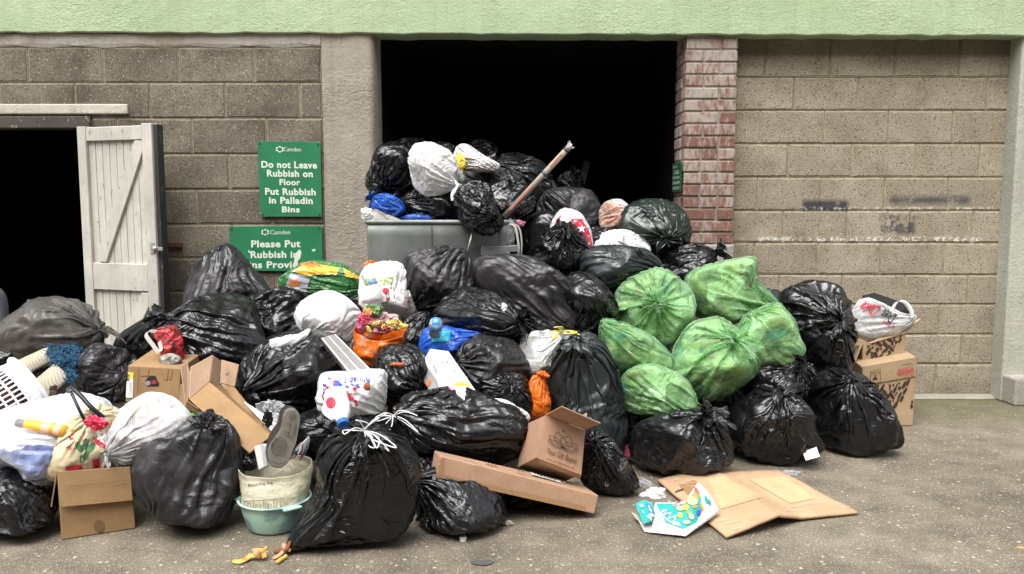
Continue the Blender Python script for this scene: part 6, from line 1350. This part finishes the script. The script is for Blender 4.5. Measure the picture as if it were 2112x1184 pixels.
# crushed cereal box
def cereal():
    root = empty('cereal_box', 'crushed teal and white cereal box on the ground by the flattened cardboard', 'box')
    mw = ink('glossy_white_card', (.74, .74, .73), .3); mi = ink('grey_board_inside', (.40, .37, .34), .8)
    E, F1, F2, T, C, B, A = G(1351, 1037, .075), G(1385, 1037, .08), G(1414, 1033, .085), G(1439, 996, .15), G(1485, 1056, .045), G(1414, 1106, .012), G(1343, 1098, .010)
    rows = []
    top = [E, F1, F2, T]; bot = [A, A.lerp(B, .55), B, C]
    for i in range(13):
        row = []
        for j in range(31):
            s = j/10; k = min(int(s), 2); u = s-k; p = top[k].lerp(top[k+1], u).lerp(bot[k].lerp(bot[k+1], u), i/12); p.z += .01*mnoise.noise(p*14)*math.sin(math.pi*i/12)+.018*math.sin(math.pi*i/12)*(j/30); row.append(p)
        rows.append(row)
    mb = MB(); mb.grid(rows); o = mb.build('box_panel', mw, root, smooth=True, solid=.0015)
    mb = MB(); mb.slab([G(1344, 1076, .05), G(1345, 1037, .078), G(1328, 1031, .07), G(1310, 1040, .055)], .0012); mb.build('inner_flap', mi, root)
    mb = MB(); mb.slab([G(1345, 1038, .08), G(1328, 1031, .085), G(1310, 1039, .072), G(1327, 1081, .035)], .0012); mb.slab([G(1345, 1038, .08), G(1327, 1081, .035), G(1344, 1075, .045), G(1352, 1060, .06)], .0012); fl = mb.build('flap', I_TEAL, root)
    mb = MB(); mb.slab([G(1302, 1056, .03), G(1312, 1070, .02), G(1343, 1097, .008), G(1344, 1075, .012)], .0012); mb.slab([G(1329, 1097, .006), G(1343, 1099, .006), G(1344, 1076, .03), G(1318, 1076, .03)], .0012); mb.build('box_bottom', mi, root)
    m2 = MB(); lay_poly(o, [(1353, 1039), (1384, 1039), (1400, 1043), (1420, 1032), (1436, 1008), (1443, 1012), (1449, 1050), (1436, 1078), (1408, 1092), (1372, 1078), (1366, 1064)], m2, 0)
    rnd = random.Random(9)
    for (x, y, rx, ry, c) in ((1428, 1034, 11, 9, 1), (1436, 1018, 5, 14, 2), (1437, 1014, 3, 10, 3), (1402, 1050, 8, 5, 1), (1415, 1048, 7, 6, 4), (1421, 1058, 5, 4, 5), (1403, 1064, 6, 5, 4), (1425, 1066, 5, 7, 1), (1416, 1078, 7, 4, 1), (1440, 1058, 5, 6, 6), (1396, 1038, 10, 4, 3), (1402, 1034, 5, 3, 5), (1412, 1042, 4, 3, 2), (1432, 1046, 5, 3, 2), (1430, 1028, 4, 3, 4), (1446, 1046, 2.5, 10, 2), (1455, 1030, 3, 9, 0), (1462, 1036, 3, 7, 0)):
        lay_poly(o, ell(x, y, rx, ry, 10, rnd.uniform(-.5, .5)), m2, c, lift=.0045)
    pts = [(1366, 1056), (1376, 1053), (1370, 1062), (1384, 1060), (1380, 1070), (1394, 1066), (1390, 1077), (1402, 1082)]; [lay_line(o, q, w, m2, 7) for q, w in ((pts, 3.6), ([(1364, 1058), (1372, 1070), (1390, 1082), (1404, 1086)], 2.2), ([(1388, 1044), (1404, 1040), (1416, 1038)], 2))]
    for k in range(8): lay_poly(o, ell(1356+k*7+rnd.uniform(-2, 2), 1096+k*1.1, 2, 1.2, 6), m2, 8 if k == 0 else 9)
    for k in range(6): lay_line(o, [(1428+k*9, 1094-k*7), (1434+k*9, 1090-k*7)], 1.6, m2, 9)
    m2.build('print', [I_TEAL, I_PALEO, I_ORANGE, I_RED, I_YELLOW, ink('leaf_dot', (.2, .42, .05)), I_BLUE, I_WHITE, I_DKRED, I_GREY], o)
    m2 = MB(); lay_poly(fl, [(1333, 1039), (1341, 1042), (1353, 1066), (1345, 1070)], m2, 0); lay_poly(fl, [(1335, 1042), (1339, 1043), (1350, 1064), (1346, 1066)], m2, 1); lay_line(fl, [(1320, 1042), (1324, 1048)], 2, m2, 1); lay_line(fl, [(1324, 1041), (1327, 1047)], 2, m2, 1); lay_line(fl, [(1325, 1054), (1328, 1060)], 1.2, m2, 1); m2.build('print', [I_BLUE, ink('pale_yellow', (.72, .68, .4))], fl)
cereal()
crumple('paper_tissue', 'crumpled white tissue behind the crushed cereal box', 'tissue', 1352, 1022, 3.36, 24, 15, F_WHITE, 84, amp=.7, sub=4)
crumple('paper_tissue', 'twisted pale tissue by the small glossy black bag', 'tissue', 1334, 1002, 3.45, 20, 10, F_CLEAR, 85, amp=.7, tilt=-.6)
root = empty('food_tub', 'pink lidded food tub wedged between black bags on the ground', 'tub'); c = U(1294, 936, 3.80); mb = MB(); mb.lathe([(.0, -.03), (.026, -.03), (.03, .02), (.032, .024)], c, (.1, -.7, .7), 28); mb.build('tub_body', ink('white_tub', (.5, .45, .45), .4), root, smooth=True)
mb = MB(); mb.lathe([(0, .028), (.026, .028), (.034, .03), (.034, .022)], c, (.1, -.7, .7), 28); mb.build('lid', ink('pink_lid', (.24, .03, .07), .35), root, smooth=True)
# mint tub, beige sack, and what is in it
def tub():
    root = empty('washing_up_bowl', 'round mint green plastic bowl on the ground holding the beige sack', 'bowl'); Y = 3.04; k = Y/FPX; c = U(567, 1040, Y); c.z = 0; zr = U(567, 1050, 2.92).z; r = 74*k
    m = mat('mint_plastic', (.30, .52, .44), .35, .5); t = NT(m); t.color(t.mix(t.ramp(t.noise(9, detail=4), [(.46, 0), (.54, 1)]), (.36, .57, .46), (.19, .33, .33)))
    prof = [(0, .004), (r*.74, .004), (r*.80, .014), (r*.93, zr-.03), (r*.98, zr-.004), (r*1.04, zr), (r*1.04, zr+.004), (r*.97, zr+.004), (r*.91, zr-.03), (r*.78, .02), (0, .012)]
    mb = MB(); mb.lathe(prof, c, (0, 0, 1), 56); mb.build('bowl_body', m, root, smooth=True)
    for s in (-.25, .72):
        mb = MB(); a = Vector((math.sin(s), -math.cos(s), 0)) if s > 0 else Vector((-1, .1, 0)); q = c+a*r*1.04+Vector((0, 0, zr-.002)); sd = Vector((-a.y, a.x, 0)); mb.box(q+a*.008, (.07, .022, .008), Matrix.Rotation(math.atan2(sd.y, sd.x), 3, 'Z')); mb.build('handle', m, root, bevel=.003)
tub()
def canvas_mat():
    m = mat('beige_sackcloth', (.48, .45, .33), .7, .25); t = NT(m); c = t.mix(t.ramp(t.noise(7, detail=5), [(.35, 0), (.7, 1)]), (.52, .48, .36), (.38, .36, .25)); t.color(c); t.normal(t.bump(t.noise(16, detail=5, dist=1.5), .5, .02, t.bump(t.noise(260), .3, .002))); return m
SK = cup('recycling_sack', canvas_mat(), [(568, 955, 3.08, 76, 55, 14), (569, 966, 3.08, 76, 55, 12), (568, 1000, 3.06, 72, 54, 6), (566, 1040, 3.04, 62, 50, 0), (565, 1075, 3.04, 52, 44, 0)], seed=9, crk=.05, solid=.003)
tag(SK, 'beige recycling sack with printed pictures, standing in the mint green bowl', 'sack')
mb = MB(); lay_text(SK, 'Recycling Bag', [(513, 998), (563, 991), (563, 999), (514, 1006)], mb, 0, .01)
for (y, x0, x1) in ((1012, 510, 584), (1017, 516, 576)):
    x = x0; rnd = random.Random(y)
    while x < x1: w = rnd.uniform(2, 7); lay_line(SK, [(x, y-(x-x0)*.05), (x+w, y-(x+w-x0)*.05)], 1., mb, 1); x += w+2
Q = [(505, 1034), (586, 1028), (586, 1053), (508, 1058)]; lay_line(SK, Q+[Q[0]], 1., mb, 0)
for x in (524, 544, 565): lay_line(SK, [(x, 1032), (x+1, 1055)], .9, mb, 0)
for q in ([(529, 1040), (538, 1039), (538, 1048), (529, 1049)], [(570, 1036), (580, 1034), (579, 1049), (571, 1050)], [(548, 1038), (552, 1037), (553, 1049), (549, 1049)], [(555, 1040), (560, 1039), (560, 1050), (555, 1050)], [(512, 1038), (518, 1037), (520, 1047), (514, 1048)]): lay_line(SK, q+[q[0]], .9, mb, 0)
mb.build('print', [I_BROWN, I_GREY], SK)
def shoe():
    root = empty('trainer_shoe', 'black shoe with grey patterned sole sticking out of the beige sack', 'shoe')
    px = [(599, 844), (609, 845), (616, 851), (619.5, 862), (617, 883), (611, 914), (603, 933), (594, 956), (578, 966), (560, 962), (553.5, 941), (558, 921), (572, 902), (582, 884), (585, 863), (590, 850)]
    pts = closed_spline(px, 5); Y0, Y1 = 3.02, 2.98
    yat = lambda y: Y0+(y-844)/(966-844)*(Y1-Y0)
    front = [U(x, y, yat(y)) for x, y in pts]; cz = sum(front, Vector())/len(front); ex = Vector((-.45, .9, .02)).normalized(); n = len(front); mb = MB(); loops = []
    for d, s in ((0, .965), (.004, 1.), (.024, 1.), (.028, .97)): loops.append([cz+(p-cz)*s+ex*d for p in front])
    for i in range(len(loops)-1): mb.add(loops[i]+loops[i+1], [(k, (k+1) % n, n+(k+1) % n, n+k) for k in range(n)])
    mb.add(loops[0], [list(range(n))]); so_ = mb.build('sole', mat('grey_rubber', (.115, .105, .085), .6, .4), root, smooth=False)
    mb = MB(); loops = []
    for d, s, l in ((.026, .97, 0), (.05, 1.0, 0), (.075, .93, .004), (.095, .78, .01), (.108, .55, .016)): loops.append([cz+(p-cz)*s+ex*d+Vector((0, 0, l)) for p in front])
    for i in range(len(loops)-1): mb.add(loops[i]+loops[i+1], [(k, (k+1) % n, n+(k+1) % n, n+k) for k in range(n)])
    mb.add(loops[-1], [list(range(n))[::-1]]); mb.build('upper', mat('black_leather', (.014, .013, .013), .5, .4), root, smooth=True)
    m2 = MB()
    for (x, y, r_) in ((576, 921, 19), (576, 921, 13.5), (576, 921, 8), (576, 921, 3), (604, 859, 8), (604, 859, 3.5)): q = ell(x, y, r_*.78, r_, 22, .3); lay_line(so_, q+[q[0]], 1.3, m2, 0)
    for q in ([(600, 872), (595, 900), (603, 905), (609, 874)], [(590, 872), (602, 876)], [(588, 896), (600, 902)], [(560, 950), (575, 957), (590, 953)], [(612, 872), (608, 898)], [(586, 890), (598, 893)]): lay_line(so_, q, 1.3, m2, 0)
    m2.build('tread', [ink('tread_dark', (.04, .035, .03))], so_)
shoe()
sheet('white_booklet', 'white box corner in the beige sack beside the shoe', 'box', [(528, 920, 3.06), (540, 916, 3.04), (548, 962, 3.03), (538, 968, 3.05)], I_WHITE, .02); sheet('white_booklet', 'thin grey white booklet in the beige sack touching the shoe', 'booklet', [(542, 916, 3.07), (554, 914, 3.07), (556, 962, 3.05), (549, 964, 3.05)], ink('greyish_paper', (.55, .56, .6)), .006)
mb = MB(); P = [U(x, y, Y) for x, y, Y in ((592, 955, 3.03), (598, 940, 3.02), (606, 928, 3.01), (612, 932, 3.01), (606, 945, 3.02), (614, 938, 3.0), (622, 915, 3.01), (626, 925, 3.02), (618, 950, 3.03))]; pp = bez(P, 6); mb.grid([[p, p+Vector((.012, .05, .012))] for p in pp])
mg = mat('magazine_print', rough=.35); t = NT(mg); s = t.n('SeparateColor'); t.set(s.inputs[0], t.voro(45, out=1)); t.color(t.ramp(s.outputs[0], [(0, (.55, .5, .5)), (.35, (.06, .09, .3)), (.55, (.5, .1, .2)), (.7, (.6, .58, .55))], 'CONSTANT'))
tag(mb.build('magazine', mg, smooth=True, solid=.002), 'rolled colour magazine in the beige sack beside the shoe', 'magazine')
crumple('black_scrap', 'dark plastic scrap at the rim of the beige sack by the white box', 'scrap', 512, 955, 3.1, 20, 18, F_BLACK2, 88, amp=.3)
# litter on the ground
def peel(name, label, strips, stub=None):
    root = empty(name, label, 'banana peel'); my = mat('peel_yellow', (.50, .32, .06), .55); t = NT(my); t.color(t.mix(t.ramp(t.noise(45, detail=4), [(.52, 0), (.62, .8)]), (.52, .35, .07), (.24, .11, .03)))
    mi = ink('peel_inside', (.50, .26, .13), .7); mdk = ink('peel_brown', (.16, .06, .03), .7)
    for pts, w, k in strips:
        pp = bez([G(x, y, z) for x, y, z in pts], 6); rows = []; n = len(pp)
        for i, p in enumerate(pp):
            tt = (pp[min(i+1, n-1)]-pp[max(0, i-1)]).normalized(); sd = tt.cross(Vector((0, -.5, 1))).normalized(); ww = w*(.35+.65*math.sin(math.pi*min(1, .15+.8*i/n))); rows.append([p+sd*ww*(q/2-1)+Vector((0, 0, .004*(1-abs(q/2-1)))) for q in range(5)])
        mb = MB(); mb.grid(rows); mb.build('peel_strip', (my, mi, mdk)[k], root, smooth=True, solid=.003)
    if stub:
        mb = MB(); mb.tube(bez([G(*p) for p in stub], 6), [.006]*6+[.009]*6+[.010]*3+[.006]*10 if False else .007, 10); mb.build('stalk', my, root, smooth=True)
peel('banana_peel', 'yellow banana peel lying flat on the ground near the mint bowl', [([(480, 1158, .006), (497, 1158, .008), (515, 1148, .014), (532, 1146, .016), (545, 1148, .014)], .011, 0), ([(524, 1133, .035), (530, 1140, .034), (536, 1152, .012)], .010, 1), ([(546, 1152, .01), (544, 1142, .025), (540, 1136, .034), (526, 1134, .036)], .010, 0)], [(538, 1136, .03), (546, 1134, .03), (549, 1130, .03)])
peel('banana_peel', 'brown rotting banana peel against the pointed corner of the front bag', [([(562, 1153, .004), (572, 1148, .01), (584, 1138, .02), (592, 1128, .03)], .007, 1), ([(566, 1138, .006), (578, 1136, .014), (590, 1132, .03), (598, 1118, .045)], .009, 2), ([(584, 1122, .03), (590, 1130, .03), (600, 1136, .02)], .009, 1)], [(571, 1160, .008), (577, 1156, .009), (586, 1150, .009), (591, 1146, .012)])
root = empty('bottle_cap', 'white bottle cap standing on the ground below the long flat carton', 'cap'); c = G(955, 1116); mb = MB(); mb.lathe([(0, .019), (.0115, .019), (.0125, .017), (.0125, .001)], c, (0, 0, 1), 24); mb.build('cap_top', ink('off_white_plastic', (.62, .63, .58), .4), root, smooth=False)
crumple('paper_scrap', 'small dirty paper scrap on the ground under the long flat carton', 'paper', 1048, 1079, 3.04, 11, 6, ink('dirty_paper', (.28, .26, .2)), 91, z0=.002)
crumple('bread_crust', 'orange brown crust on the bare ground at the picture edge', 'crust', 2106, 1134, 2.84, 9, 7, ink('crust', (.50, .24, .09), .8), 92, amp=.25, flat=False, z0=.001)
mb = MB(); c = G(995, 1162); mb.add([Vector((c.x+.04*math.cos(a)*(1+.1*math.sin(3*a)), c.y+.022*math.sin(a), .004)) for a in [k*math.pi/14 for k in range(28)]], [list(range(28))]); tag(mb.build('drain_spot', ink('tar_spot', (.075, .07, .065), .7)), 'small dark tar spot on the ground in front of the heap', 'spot')
rnd = random.Random(12); mw = ink('white_chip', (.55, .52, .46), .8); ml = ink('dead_leaf', (.30, .15, .06), .8)
mb = MB()
for k in range(420):
    x = rnd.uniform(-2.2, 3.2); y = rnd.uniform(2.5, 4.9); s = rnd.uniform(.0015, .0042); a = rnd.uniform(0, 3)
    p = Vector((x, y, .001+s*.3)); q = [Vector((math.cos(a+i*2.09)*s*rnd.uniform(.6, 1.4), math.sin(a+i*2.09)*s*rnd.uniform(.6, 1.4), -s*.3)) for i in range(3)]
    mb.add([p+q[0], p+q[1], p+q[2], p+Vector((0, 0, s*.5))], [(0, 1, 3), (1, 2, 3), (2, 0, 3)], 0 if rnd.random() < .8 else 1)
tag(mb.build('grit', [mw, ml]), 'loose pale grit and leaf crumbs scattered over the asphalt', 'grit', kind='stuff')
